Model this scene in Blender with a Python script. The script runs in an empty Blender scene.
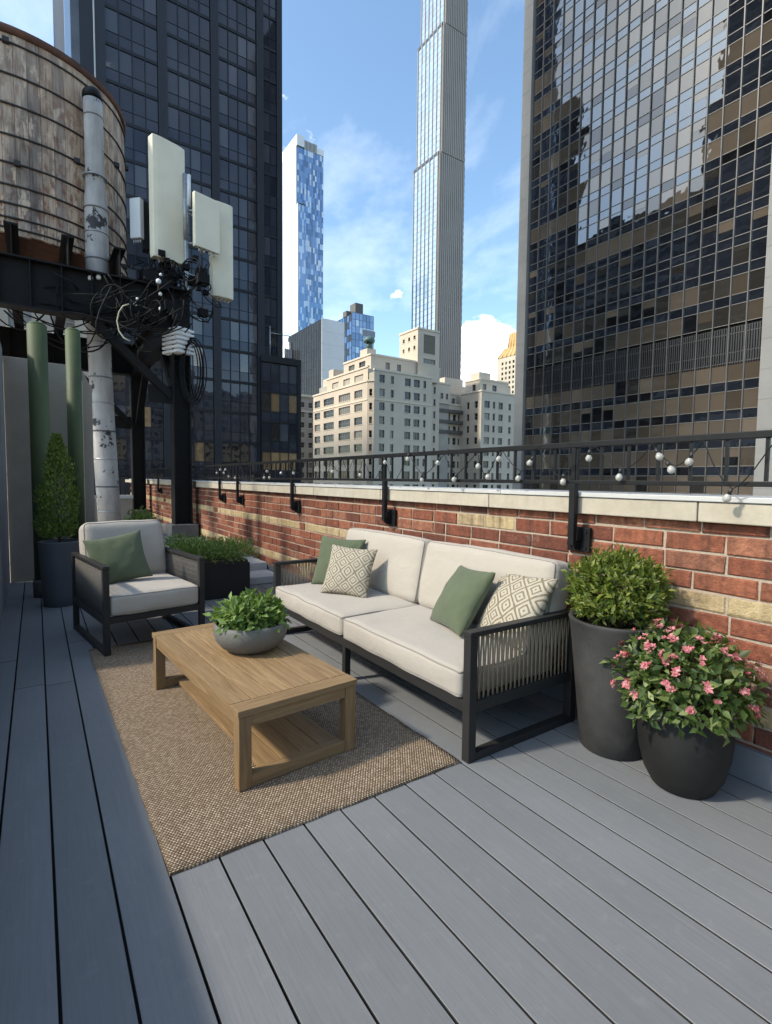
import bpy, bmesh, math, random
from mathutils import Vector, Matrix, noise
random.seed(7)
R = math.radians
sc = bpy.context.scene
COL = sc.collection
CAM = Vector((0, 0, 1.4))
YAW, PITCH, ROLL = R(34.2), R(3.6), R(0.6)
F = Vector((math.sin(YAW)*math.cos(PITCH), math.cos(YAW)*math.cos(PITCH), -math.sin(PITCH)))
R0 = Vector((math.cos(YAW), -math.sin(YAW), 0)); U0 = R0.cross(F)
RT = R0*math.cos(ROLL)+U0*math.sin(ROLL); UP = U0*math.cos(ROLL)-R0*math.sin(ROLL)
FPX = 515.0

def px(p):
    v = Vector(p)-CAM
    z = v.dot(F)
    if z < 0.05: return None
    return 386+FPX*v.dot(RT)/z, 512-FPX*v.dot(UP)/z, z

# ------------------------------------------------------------------ node helpers
class NT:
    def __init__(s, tree):
        s.t = tree; s.n = tree.nodes; s.l = tree.links
    def node(s, typ, ins=None, **props):
        n = s.n.new(typ)
        for k, v in props.items(): setattr(n, k, v)
        for k, v in (ins or {}).items():
            sock = n.inputs[k]
            if hasattr(v, 'links'): s.l.new(v, sock)
            else: sock.default_value = v
        return n
    def math(s, op, a, b=None, c=None, clamp=False):
        n = s.n.new('ShaderNodeMath'); n.operation = op; n.use_clamp = clamp
        for i, v in enumerate((a, b, c)):
            if v is None: continue
            if hasattr(v, 'links'): s.l.new(v, n.inputs[i])
            else: n.inputs[i].default_value = v
        return n.outputs[0]
    def ramp(s, fac, stops, interp='LINEAR'):
        n = s.n.new('ShaderNodeValToRGB'); cr = n.color_ramp; cr.interpolation = interp
        while len(cr.elements) > 1: cr.elements.remove(cr.elements[-1])
        cr.elements[0].position = stops[0][0]; cr.elements[0].color = c4(stops[0][1])
        for p, c in stops[1:]:
            e = cr.elements.new(p); e.color = c4(c)
        s.l.new(fac, n.inputs[0]); return n.outputs[0]
    def mix(s, fac, a, b, mode='MIX'):
        n = s.n.new('ShaderNodeMix'); n.data_type = 'RGBA'; n.blend_type = mode
        for i, v in ((0, fac), (6, a), (7, b)):
            if hasattr(v, 'links'): s.l.new(v, n.inputs[i])
            else: n.inputs[i].default_value = c4(v) if i else v
        return n.outputs[2]
    def noise(s, vec, scale, detail=4, rough=.55, dist=0):
        n = s.node('ShaderNodeTexNoise', {'Scale': scale, 'Detail': detail, 'Roughness': rough, 'Distortion': dist})
        if vec is not None: s.l.new(vec, n.inputs['Vector'])
        return n.outputs['Fac']
    def map(s, vec, scale=(1, 1, 1), rot=(0, 0, 0), loc=(0, 0, 0)):
        n = s.node('ShaderNodeMapping', {'Scale': scale, 'Rotation': rot, 'Location': loc})
        s.l.new(vec, n.inputs['Vector']); return n.outputs[0]
    def bump(s, h, strength=.3, dist=.01, normal=None):
        n = s.node('ShaderNodeBump', {'Height': h, 'Strength': strength, 'Distance': dist})
        if normal is not None: s.l.new(normal, n.inputs['Normal'])
        return n.outputs[0]

def c4(c):
    if isinstance(c, (int, float)): return (c, c, c, 1)
    return tuple(c) if len(c) == 4 else (*c, 1)

def new_mat(name):
    m = bpy.data.materials.new(name); m.use_nodes = True
    t = NT(m.node_tree); t.n.clear()
    t.out = t.n.new('ShaderNodeOutputMaterial')
    return m, t

def principled(t, color, rough=.6, spec=.5, metal=0.0, normal=None, **kw):
    ins = {'Base Color': c4(color) if not hasattr(color, 'links') else color, 'Roughness': rough, 'Metallic': metal, 'Specular IOR Level': spec}
    if normal is not None: ins['Normal'] = normal
    ins.update(kw)
    p = t.node('ShaderNodeBsdfPrincipled', ins)
    t.l.new(p.outputs[0], t.out.inputs[0])
    return p

def coords(t, which='Object'): return t.n.new('ShaderNodeTexCoord').outputs[which]
def island(t): return t.n.new('ShaderNodeNewGeometry').outputs['Random Per Island']
def objrand(t): return t.n.new('ShaderNodeObjectInfo').outputs['Random']
def sepxyz(t, v):
    n = t.n.new('ShaderNodeSeparateXYZ'); t.l.new(v, n.inputs[0]); return n.outputs

MATS = {}
def simple(name, color, rough=.6, var=.12, scale=8, bump=.0, bscale=60, spec=.5, metal=0.0, coord='Object', isl=0.0):
    """plain surface with soft tone variation and a little grain"""
    if name in MATS: return MATS[name]
    m, t = new_mat(name)
    v = coords(t, coord)
    n1 = t.noise(v, scale, 6, .6)
    c = Vector(color)
    col = t.ramp(n1, [(.3, c*(1-var)), (.7, c*(1+var))])
    if isl:
        k = t.math('MULTIPLY_ADD', island(t), isl*2, 1-isl)
        col = t.mix(1, col, t.node('ShaderNodeCombineColor', {0: k, 1: k, 2: k}).outputs[0], 'MULTIPLY')
    nor = None
    if bump: nor = t.bump(t.noise(v, bscale, 5, .6), bump, .01)
    rr = t.math('MULTIPLY_ADD', n1, .2, rough-.1)
    principled(t, col, rr, spec, metal, nor)
    MATS[name] = m
    return m

# ------------------------------------------------------------------ mesh helpers
class MB:
    def __init__(s): s.v = []; s.f = []; s.mi = []; s.sm = []; s.uv = {}
    def quad(s, pts, mi=0, smooth=False):
        i = len(s.v); s.v += [tuple(p) for p in pts]; s.f.append(tuple(range(i, i+len(pts)))); s.mi.append(mi); s.sm.append(smooth)
    def box(s, a, b, mi=0, M=None):
        x0, y0, z0 = a; x1, y1, z1 = b
        P = [(x0,y0,z0),(x1,y0,z0),(x1,y1,z0),(x0,y1,z0),(x0,y0,z1),(x1,y0,z1),(x1,y1,z1),(x0,y1,z1)]
        if M is not None: P = [tuple(M @ Vector(p)) for p in P]
        i = len(s.v); s.v += P
        for f in ((0,3,2,1),(4,5,6,7),(0,1,5,4),(1,2,6,5),(2,3,7,6),(3,0,4,7)):
            s.f.append(tuple(i+k for k in f)); s.mi.append(mi); s.sm.append(False)
    def tube(s, pts, r, n=10, mi=0, caps=True, closed=False):
        pts = [Vector(p) for p in pts]; m = len(pts)
        rs = r if isinstance(r, (list, tuple)) else [r]*m
        i0 = len(s.v); up = None
        for k, p in enumerate(pts):
            if closed: d = pts[(k+1) % m]-pts[k-1]
            else: d = pts[min(k+1, m-1)]-pts[max(k-1, 0)]
            if d.length < 1e-9: d = Vector((0,0,1))
            d.normalize()
            if up is None: up = d.orthogonal().normalized()
            else:
                up = up-d*up.dot(d)
                up = up.normalized() if up.length > 1e-6 else d.orthogonal().normalized()
            w = d.cross(up)
            for j in range(n):
                a = 2*math.pi*j/n
                s.v.append(tuple(p+(up*math.cos(a)+w*math.sin(a))*rs[k]))
        for k in range(m if closed else m-1):
            k2 = (k+1) % m
            for j in range(n):
                s.f.append((i0+k*n+j, i0+k*n+(j+1) % n, i0+k2*n+(j+1) % n, i0+k2*n+j)); s.mi.append(mi); s.sm.append(True)
        if caps and not closed:
            s.f.append(tuple(i0+j for j in reversed(range(n)))); s.mi.append(mi); s.sm.append(False)
            s.f.append(tuple(i0+(m-1)*n+j for j in range(n))); s.mi.append(mi); s.sm.append(False)
    def lathe(s, prof, c=(0,0,0), n=48, mi=0, wob=0.0):
        i0 = len(s.v); m = len(prof)
        for k, (r, z) in enumerate(prof):
            for j in range(n):
                a = 2*math.pi*j/n
                rr = r*(1+wob*noise.noise((math.cos(a)*1.5, math.sin(a)*1.5, z*3)))
                s.v.append((c[0]+rr*math.cos(a), c[1]+rr*math.sin(a), c[2]+z))
        for k in range(m-1):
            for j in range(n):
                s.f.append((i0+k*n+j, i0+k*n+(j+1) % n, i0+(k+1)*n+(j+1) % n, i0+(k+1)*n+j)); s.mi.append(mi); s.sm.append(True)
        s.f.append(tuple(i0+j for j in reversed(range(n)))); s.mi.append(mi); s.sm.append(False)
        s.f.append(tuple(i0+(m-1)*n+j for j in range(n))); s.mi.append(mi); s.sm.append(False)
    def leaf(s, p, d, nrm, L, W, mi=0, fold=.25):
        d = d.normalized(); side = d.cross(nrm)
        if side.length < 1e-4: side = d.orthogonal()
        side.normalize(); n = side.cross(d)
        i = len(s.v)
        mid = p+d*L*.45-n*L*.06; tip = p+d*L-n*L*.16
        for q in (p, mid+side*W*.5+n*W*fold, tip, mid-side*W*.5+n*W*fold, mid): s.v.append(tuple(q))
        for f in ((0, 1, 4), (1, 2, 4), (4, 2, 3), (0, 4, 3)):
            s.f.append(tuple(i+k for k in reversed(f))); s.mi.append(mi); s.sm.append(True)

WORLD = {}
def W(o): return WORLD.get(o.name, Matrix.Identity(4))
def obj(name, mb, mats, parent=None, bevel=0, local=False, seg=2):
    me = bpy.data.meshes.new(name)
    me.from_pydata(mb.v, [], mb.f)
    if not isinstance(mats, (list, tuple)): mats = [mats]
    for m in mats: me.materials.append(m)
    me.polygons.foreach_set('material_index', mb.mi)
    me.polygons.foreach_set('use_smooth', mb.sm)
    if mb.uv:
        pass
    if parent is not None and not local: me.transform(W(parent).inverted())
    me.update()
    o = bpy.data.objects.new(name, me); COL.objects.link(o)
    if parent is not None:
        o.parent = parent; WORLD[o.name] = W(parent).copy()
    if bevel:
        b = o.modifiers.new('b', 'BEVEL'); b.width = bevel; b.segments = seg; b.limit_method = 'ANGLE'; b.angle_limit = R(40)
        b.harden_normals = False
    return o
def thing(name, label, cat, loc=(0,0,0), rz=0, group=None):
    o = bpy.data.objects.new(name, None); COL.objects.link(o)
    o.empty_display_size = .1
    M = Matrix.Translation(loc) @ Matrix.Rotation(rz, 4, 'Z')
    o.location = loc; o.rotation_euler = (0, 0, rz); WORLD[o.name] = M
    return tag(o, label, cat, group)
def tag(o, label=None, cat=None, group=None, kind=None):
    if label: o['label'] = label
    if cat: o['category'] = cat
    if group: o['group'] = group
    if kind: o['kind'] = kind
    return o
def box(name, a, b, mat, parent=None, bevel=0, **k):
    m = MB(); m.box(a, b); return obj(name, m, mat, parent, bevel, **k)

# ------------------------------------------------------------------ camera, world, sun
cd = bpy.data.cameras.new('camera'); cam = bpy.data.objects.new('camera', cd); COL.objects.link(cam)
cam.matrix_world = Matrix(((RT.x, UP.x, -F.x, CAM.x), (RT.y, UP.y, -F.y, CAM.y), (RT.z, UP.z, -F.z, CAM.z), (0, 0, 0, 1)))
cd.sensor_fit = 'HORIZONTAL'; cd.sensor_width = 36; cd.lens = FPX/772*36
cd.clip_start = .02; cd.clip_end = 6000
sc.camera = cam
AZ, EL = R(76), R(42)          # sun is left of +Y by AZ
SUN = Vector((-math.sin(AZ)*math.cos(EL), math.cos(AZ)*math.cos(EL), math.sin(EL)))
sl = bpy.data.lights.new('sun', 'SUN'); sl.energy = 2.1; sl.angle = R(4); sl.color = (1, .915, .78)
so = bpy.data.objects.new('sun', sl); COL.objects.link(so); so.location = (-20, 15, 40)
so.rotation_euler = SUN.to_track_quat('Z', 'Y').to_euler()
w = bpy.data.worlds.new('World'); sc.world = w; w.use_nodes = True
t = NT(w.node_tree); t.n.clear()
sky = t.node('ShaderNodeTexSky', sky_type='NISHITA', sun_disc=False, sun_elevation=EL, sun_rotation=-AZ, altitude=50, air_density=1.0, dust_density=1.2, ozone_density=1.4)
d = coords(t, 'Generated')
xyz = sepxyz(t, d)
# thin high cloud streaks plus low cumulus banks near the horizon
zz = t.math('ADD', t.math('MAXIMUM', xyz[2], 0.0), .18)
flat = t.node('ShaderNodeCombineXYZ', {0: t.math('DIVIDE', xyz[0], zz), 1: t.math('DIVIDE', xyz[1], zz), 2: 0.0}).outputs[0]
wisp = t.noise(t.map(flat, (1.2, .8, 1), loc=(3.1, 1.7, 0)), 1.6, 7, .6, .4)
wispf = t.math('MULTIPLY', t.ramp(wisp, [(.46, 0), (.80, 1)]), .32)
cum = t.noise(t.map(d, (1, 1, 2.1)), 9, 8, .58)
band = t.ramp(xyz[2], [(.0, .20), (.14, .14), (.24, -.0), (.3, -.2+.2)])
def blob(px_, py_, size, gain):
    dd = (F+RT*((px_-386)/FPX)-UP*((py_-512)/FPX)).normalized()
    q = t.node('ShaderNodeVectorMath', {0: d, 1: tuple(dd)}, operation='DISTANCE').outputs['Value']
    return t.math('MULTIPLY', t.math('SUBTRACT', 1.0, t.math('DIVIDE', q, size), clamp=True), gain)
bl = t.math('ADD', blob(482, 388, .16, .75), t.math('ADD', blob(397, 291, .035, .34), blob(272, 150, .13, .2)))
cumf = t.ramp(t.math('ADD', cum, bl), [(.70, 0), (.80, 1)])
cf = t.math('MAXIMUM', wispf, t.math('MULTIPLY', cumf, .9))
skyc = t.mix(1, sky.outputs[0], (.93, 1.025, 1.0), 'MULTIPLY')
colr = t.mix(cf, skyc, (8.2, 8.4, 8.7))
bg = t.node('ShaderNodeBackground', {'Color': colr, 'Strength': .15})
wo = t.n.new('ShaderNodeOutputWorld'); t.l.new(bg.outputs[0], wo.inputs[0])
vs = sc.view_settings; sc.display_settings.display_device = 'sRGB'
vs.view_transform = 'Standard'; vs.look = 'None'; vs.gamma = 1; vs.use_curve_mapping = False; vs.exposure = 1.08
sc.cycles.max_bounces = 8; sc.cycles.use_denoising = True
sc.cycles.sample_clamp_indirect = 6

# ------------------------------------------------------------------ materials
black = simple('black_metal', (.009, .009, .010), .5, .25, 20, .08, 200, spec=.22)
steel = simple('painted_steel', (.008, .0078, .008), .6, .35, 6, .15, 40, spec=.22)
frame_m = simple('charcoal_frame', (.026, .025, .024), .42, .1, 10, .04, 300, spec=.22)
dark_pot = simple('dark_fibrestone', (.042, .041, .039), .72, .38, 4, .18, 90, spec=.22)
black_pot = simple('black_glaze', (.016, .0155, .015), .55, .2, 5, .1, 80, spec=.22)
planter_m = simple('black_planter', (.018, .018, .019), .5, .15, 5, .05, 60, spec=.22)
cap_white = simple('white_cap_metal', (.46, .455, .44), .4, .1, 3, .06, 15)
soil_m = simple('soil', (.035, .025, .017), .95, .4, 40, .6, 60)
stucco = simple('grey_stucco', (.30, .262, .215), .85, .14, 2.2, .25, 45)
wallgrey = simple('grey_wall_paint', (.20, .205, .215), .75, .12, 1.6, .15, 60)
paver = simple('pale_stone', (.42, .42, .41), .8, .12, 6, .2, 50)
roofing = simple('roofing', (.16, .165, .17), .85, .2, 3, .3, 60)
green_m = simple('green_paint', (.050, .072, .024), .65, .22, 2.5, .1, 30)
antenna_m = simple('antenna_shell', (.80, .74, .57), .5, .06, 2, .03, 20)
antenna_g = simple('antenna_side', (.62, .64, .64), .5, .06, 2)
galv = simple('galvanised', (.38, .39, .40), .38, .2, 14, .08, 60, metal=.6)
whitebox = simple('white_plastic', (.72, .72, .71), .45, .05, 4)
cable_m = simple('cable_black', (.007, .007, .0075), .75, .2, 10, spec=.22)
cable_y = simple('cable_pale', (.42, .40, .28), .5, .1, 10)
bulb_dark = simple('socket_black', (.02, .02, .02), .5, .1)

m, t = new_mat('bulb_glass'); principled(t, (.60, .58, .52), .1, .6, **{'Transmission Weight': .45}); BULB = m

def leaf_mat(name, stops, trans=.35, rough=.45):
    m, t = new_mat(name)
    r = island(t)
    col = t.ramp(r, stops)
    n = t.noise(coords(t), 6, 3)
    col = t.mix(t.math('MULTIPLY', n, .5), col, stops[0][1])
    p = t.node('ShaderNodeBsdfPrincipled', {'Base Color': col, 'Roughness': rough, 'Specular IOR Level': .4})
    tr = t.node('ShaderNodeBsdfTranslucent', {'Color': t.mix(.5, col, (.25, .38, .04))})
    mx = t.node('ShaderNodeMixShader', {0: trans, 1: p.outputs[0], 2: tr.outputs[0]})
    t.l.new(mx.outputs[0], t.out.inputs[0]); return m
LEAF_BALL = leaf_mat('leaf_ball', [(0, (.04, .066, .011)), (.5, (.135, .18, .026)), (1, (.33, .35, .07))])
LEAF_BOWL = leaf_mat('leaf_bowl', [(0, (.05, .10, .02)), (.5, (.15, .24, .055)), (1, (.33, .43, .13))])
LEAF_BOX = leaf_mat('leaf_box', [(0, (.06, .11, .02)), (.5, (.19, .28, .055)), (1, (.38, .46, .12))])
LEAF_COL = leaf_mat('leaf_column', [(0, (.04, .075, .012)), (.5, (.13, .20, .03)), (1, (.32, .38, .08))])
LEAF_FLOW = leaf_mat('leaf_flower', [(0, (.025, .048, .012)), (.5, (.085, .135, .03)), (1, (.30, .35, .13))])
PETAL = leaf_mat('petal', [(0, (.36, .045, .08)), (.5, (.58, .16, .19)), (1, (.74, .38, .36))], .3)
PETAL_W = leaf_mat('petal_white', [(0, (.6, .6, .5)), (1, (.8, .8, .7))], .3)
TWIG = simple('twig', (.09, .065, .035), .8, .3, 30)

def deck_mat():
    m, t = new_mat('deck_boards')
    v = coords(t); isl = island(t)
    off = t.node('ShaderNodeCombineXYZ', {0: t.math('MULTIPLY', isl, 7.0), 1: t.math('MULTIPLY', isl, 31.0), 2: 0.0}).outputs[0]
    vv = t.node('ShaderNodeVectorMath', {0: v, 1: off}, operation='ADD').outputs[0]
    g = t.noise(t.map(vv, (38, 1.3, 10)), 3.0, 7, .65, .5)
    g2 = t.noise(t.map(vv, (130, 3.5, 30)), 3.0, 3, .6)
    big = t.noise(v, 1.3, 5, .6)
    base = t.ramp(g, [(.3, (.157, .163, .167)), (.7, (.187, .191, .194))])
    k = t.math('ADD', t.math('MULTIPLY_ADD', isl, .16, .87), t.math('MULTIPLY_ADD', big, .32, -.15))
    col = t.mix(1, base, t.node('ShaderNodeCombineColor', {0: k, 1: k, 2: k}).outputs[0], 'MULTIPLY')
    # scuffs and dust
    sc_ = t.noise(vv, 14, 8, .7)
    col = t.mix(t.math('MULTIPLY', t.ramp(sc_, [(.56, 0), (.70, 1)]), .24), col, (.27, .27, .26))
    h = t.math('ADD', g, t.math('MULTIPLY', g2, .6))
    principled(t, col, t.math('MULTIPLY_ADD', big, .2, .42), .4, 0, t.bump(h, .22, .004))
    return m
DECK = deck_mat()

def brick_mat(name, stops):
    m, t = new_mat(name)
    v = coords(t); isl = island(t)
    base = t.ramp(isl, stops)
    n = t.noise(v, 30, 7, .65); n2 = t.noise(v, 110, 4, .6)
    col = t.mix(t.ramp(n, [(.35, 0), (.7, .75)]), base, Vector(stops[0][1])*.6)
    col = t.mix(t.math('MULTIPLY', t.ramp(t.noise(v, 55, 5, .7), [(.62, 0), (.76, 1)]), .5), col, (.50, .38, .30))
    col = t.mix(t.math('MULTIPLY', t.ramp(t.noise(v, 2.2, 5, .6), [(.42, 0), (.7, 1)]), .35), col, (.16, .055, .035))
    streak = t.noise(t.map(v, (9, 9, .55)), 1.7, 5, .6)
    top = t.math('DIVIDE', t.math('SUBTRACT', sepxyz(t, v)[2], .72), .5, clamp=True)
    soot = t.math('MULTIPLY', t.ramp(streak, [(.46, 0), (.66, 1)]), t.math('MULTIPLY_ADD', top, .5, .18))
    col = t.mix(soot, col, (.045, .026, .02))
    efflo = t.ramp(t.noise(v, 3.6, 7, .7), [(.60, 0), (.74, .38)])
    col = t.mix(efflo, col, (.46, .36, .29))
    principled(t, col, .85, .3, 0, t.bump(t.math('ADD', t.math('MULTIPLY', n, 1.6), n2), .75, .008))
    return m
BRICK = brick_mat('red_brick', [(0, (.12, .042, .028)), (.3, (.23, .072, .040)), (.6, (.32, .108, .057)), (.85, (.40, .165, .095)), (1, (.19, .085, .056))])
CREAM = brick_mat('cream_brick', [(0, (.44, .33, .17)), (1, (.58, .46, .27))])
m, t = new_mat('mortar'); v = coords(t); n = t.noise(v, 60, 5, .7)
principled(t, t.ramp(n, [(.3, (.27, .21, .16)), (.7, (.44, .36, .28))]), .95, .2, 0, t.bump(n, .6, .006)); MORTAR = m
m, t = new_mat('coping_stone'); v = coords(t); n = t.noise(v, 7, 7, .65); n2 = t.noise(t.map(v, (1, 6, 1)), 2.5, 5)
col = t.ramp(n, [(.3, (.36, .315, .245)), (.7, (.46, .41, .33))]); col = t.mix(t.math('MULTIPLY', t.ramp(n2, [(.55, 0), (.75, 1)]), .35), col, (.26, .23, .19))
principled(t, col, .85, .3, 0, t.bump(t.noise(v, 70, 5, .7), .3, .006)); COPING = m

def fabric(name, color, scale=420, var=.03, b=.35):
    m, t = new_mat(name)
    v = coords(t)
    wv = t.node('ShaderNodeTexWave', {'Scale': scale*.5, 'Distortion': .6, 'Detail': 1.0}, bands_direction='X'); t.l.new(v, wv.inputs['Vector'])
    wv2 = t.node('ShaderNodeTexWave', {'Scale': scale*.5, 'Distortion': .6, 'Detail': 1.0}, bands_direction='Z'); t.l.new(v, wv2.inputs['Vector'])
    h = t.math('ADD', wv.outputs['Fac'], wv2.outputs['Fac'])
    n = t.noise(v, 5, 5, .6); n2 = t.noise(v, 250, 2)
    c = Vector(color)
    col = t.ramp(t.math('ADD', t.math('MULTIPLY', n, .6), t.math('MULTIPLY', n2, .4)), [(.3, c*(1-var*1.6)), (.7, c*(1+var))])
    principled(t, col, .92, .15, 0, t.bump(h, b, .0008, t.bump(t.noise(t.map(v, (1, 1, 1.6)), 6, 3, .45, .6), .28, .03)), **{'Sheen Weight': .15})
    return m
CUSH = fabric('cushion_linen', (.385, .342, .288))
PIPING = fabric('cushion_piping', (.255, .228, .195))
GREEN_F = fabric('sage_fabric', (.092, .110, .064), var=.12)

def pattern_fabric():
    m, t = new_mat('lattice_fabric')
    v = coords(t, 'UV')
    wob = t.node('ShaderNodeTexNoise', {'Scale': 5.0, 'Detail': 2.0}); t.l.new(v, wob.inputs['Vector'])
    vv = t.node('ShaderNodeVectorMath', {0: wob.outputs['Color'], 1: (.03, .03, .03)}, operation='MULTIPLY').outputs[0]
    v2 = t.node('ShaderNodeVectorMath', {0: v, 1: vv}, operation='ADD').outputs[0]
    x, y, _ = sepxyz(t, v2)
    a = t.math('FRACT', t.math('MULTIPLY', t.math('ADD', x, y), 3.3))
    b = t.math('FRACT', t.math('ADD', t.math('MULTIPLY', t.math('SUBTRACT', x, y), 3.3), 4.2))
    ring = t.math('MAXIMUM', t.math('ABSOLUTE', t.math('SUBTRACT', a, .5)), t.math('ABSOLUTE', t.math('SUBTRACT', b, .5)))
    s = t.math('SINE', t.math('MULTIPLY_ADD', ring, 26.0, 1.35))
    fac = t.ramp(s, [(.16, 0), (.34, 1)])
    blot = t.noise(v, 30, 4, .6)
    fac = t.math('MULTIPLY', fac, t.ramp(blot, [(.3, .5), (.5, 1)]))
    col = t.mix(fac, (.37, .33, .26), t.mix(t.noise(v, 7, 3), (.125, .10, .066), (.20, .165, .11)))
    principled(t, col, .92, .15, 0, t.bump(t.noise(v, 180, 2), .25, .002)); return m
LATTICE = pattern_fabric()

def wood(name, a, b, axis=1, scale=1.0):
    m, t = new_mat(name); v = coords(t); isl = island(t)
    off = t.node('ShaderNodeCombineXYZ', {0: t.math('MULTIPLY', isl, 5.0), 1: t.math('MULTIPLY', isl, 17.0), 2: t.math('MULTIPLY', isl, 9.0)}).outputs[0]
    vv = t.node('ShaderNodeVectorMath', {0: v, 1: off}, operation='ADD').outputs[0]
    sx = [28*scale]*3; sx[axis] = 1.6*scale
    g = t.noise(t.map(vv, tuple(sx)), 1.6, 7, .62, 1.2)
    g2 = t.noise(t.map(vv, tuple(q*4 for q in sx)), 1.5, 3, .6)
    col = t.ramp(g, [(.28, a), (.55, tuple((p+q)/2 for p, q in zip(a, b))), (.75, b)])
    k = t.math('MULTIPLY_ADD', isl, .3, .85)
    col = t.mix(1, col, t.node('ShaderNodeCombineColor', {0: k, 1: k, 2: k}).outputs[0], 'MULTIPLY')
    principled(t, col, .6, .3, 0, t.bump(t.math('ADD', g, t.math('MULTIPLY', g2, .5)), .2, .003)); return m
TEAK = wood('teak_long', (.165, .10, .046), (.345, .228, .116), 1)
TEAK_X = wood('teak_cross', (.165, .10, .046), (.345, .228, .116), 0)
TEAK_Z = wood('teak_upright', (.165, .10, .046), (.345, .228, .116), 2)

def rug_mat():
    m, t = new_mat('jute_weave'); v = coords(t)
    wob = t.node('ShaderNodeTexNoise', {'Scale': 22.0, 'Detail': 2.0}); t.l.new(v, wob.inputs['Vector'])
    vv = t.node('ShaderNodeVectorMath', {0: v, 1: t.node('ShaderNodeVectorMath', {0: wob.outputs['Color'], 1: (.006, .006, 0)}, operation='MULTIPLY').outputs[0]}, operation='ADD').outputs[0]
    x, y, _ = sepxyz(t, vv)
    # basket weave: knots offset every second row
    row = t.math('MULTIPLY', y, 1/.0105)
    rowi = t.math('FLOOR', row)
    sh = t.math('MULTIPLY', t.math('MODULO', t.math('ABSOLUTE', rowi), 2.0), .5)
    colx = t.math('ADD', t.math('MULTIPLY', x, 1/.0145), sh)
    coli = t.math('FLOOR', colx)
    fx = t.math('SUBTRACT', t.math('FRACT', colx), .5); fy = t.math('SUBTRACT', t.math('FRACT', row), .5)
    h = t.math('SUBTRACT', 1.0, t.math('ADD', t.math('MULTIPLY', t.math('MULTIPLY', fx, fx), 3.2), t.math('MULTIPLY', t.math('MULTIPLY', fy, fy), 3.4)), clamp=True)
    wn = t.node('ShaderNodeTexWhiteNoise', {'Vector': t.node('ShaderNodeCombineXYZ', {0: coli, 1: rowi, 2: 0.0}).outputs[0]}).outputs['Value']
    base = t.ramp(wn, [(0, (.29, .215, .145)), (.5, (.43, .335, .235)), (1, (.60, .49, .36))])
    big = t.noise(v, 3, 5, .6)
    base = t.mix(t.math('MULTIPLY', big, .3), base, (.32, .235, .155))
    col = t.mix(t.ramp(h, [(.2, 1), (.7, 0)]), base, (.15, .10, .062))
    principled(t, col, .95, .1, 0, t.bump(h, .9, .008)); return m
RUG = rug_mat()

def tank_mat():
    m, t = new_mat('weathered_staves'); v = coords(t); isl = island(t)
    off = t.node('ShaderNodeCombineXYZ', {0: t.math('MULTIPLY', isl, 13.0), 1: t.math('MULTIPLY', isl, 7.0), 2: t.math('MULTIPLY', isl, 19.0)}).outputs[0]
    vv = t.node('ShaderNodeVectorMath', {0: v, 1: off}, operation='ADD').outputs[0]
    g = t.noise(t.map(vv, (14, 14, .8)), 2.0, 7, .65, .8)
    base = t.ramp(isl, [(0, (.26, .215, .18)), (.2, (.50, .37, .27)), (.45, (.66, .50, .37)), (.7, (.38, .31, .26)), (1, (.74, .59, .45))])
    col = t.mix(t.ramp(g, [(.42, 0), (.72, .75)]), base, (.20, .14, .105))
    x, y, z = sepxyz(t, v)
    # rusty bleeding blotches, mostly on the lower half
    blot = t.noise(t.map(vv, (6, 6, 3)), 1.4, 6, .65)
    low = t.ramp(z, [(0, 1), (1, 0)])
    zf = t.math('SUBTRACT', 1.0, t.math('DIVIDE', z, 4.2), clamp=True)
    rf = t.math('MULTIPLY', t.ramp(blot, [(.50, 0), (.60, 1)]), t.math('MULTIPLY', zf, .95))
    col = t.mix(rf, col, (.22, .085, .045))
    dark = t.noise(t.map(v, (1.1, 1.1, .35)), 1.6, 4, .6)
    col = t.mix(t.math('MULTIPLY', t.ramp(dark, [(.52, 0), (.64, 1)]), .65), col, (.13, .12, .115))
    peel = t.noise(t.map(vv, (3.2, 3.2, 1.1)), 1.8, 7, .68)
    col = t.mix(t.math('MULTIPLY', t.ramp(peel, [(.55, 0), (.60, 1)]), .6), col, (.76, .60, .45))
    grime = t.noise(t.map(v, (5, 5, .3)), 1.5, 6, .65)
    col = t.mix(t.math('MULTIPLY', t.ramp(grime, [(.54, 0), (.66, 1)]), .7), col, (.085, .07, .06))
    principled(t, col, .85, .2, 0, t.bump(g, .5, .012)); return m
TANK = tank_mat()
RUST = simple('rusty_rim', (.10, .042, .022), .8, .4, 5, .4, 40)
m, t = new_mat('peeling_pipe'); v = coords(t); n = t.noise(v, 2.6, 7, .65); n3 = t.noise(t.map(v, (1, 1, .3)), 5, 5)
col = t.ramp(n3, [(.3, (.30, .285, .27)), (.7, (.50, .475, .45))]); col = t.mix(t.ramp(n, [(.58, 0), (.61, 1)]), col, (.035, .033, .032))
principled(t, col, .6, .4, 0, t.bump(n, .3, .02)); PIPE = m

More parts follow.
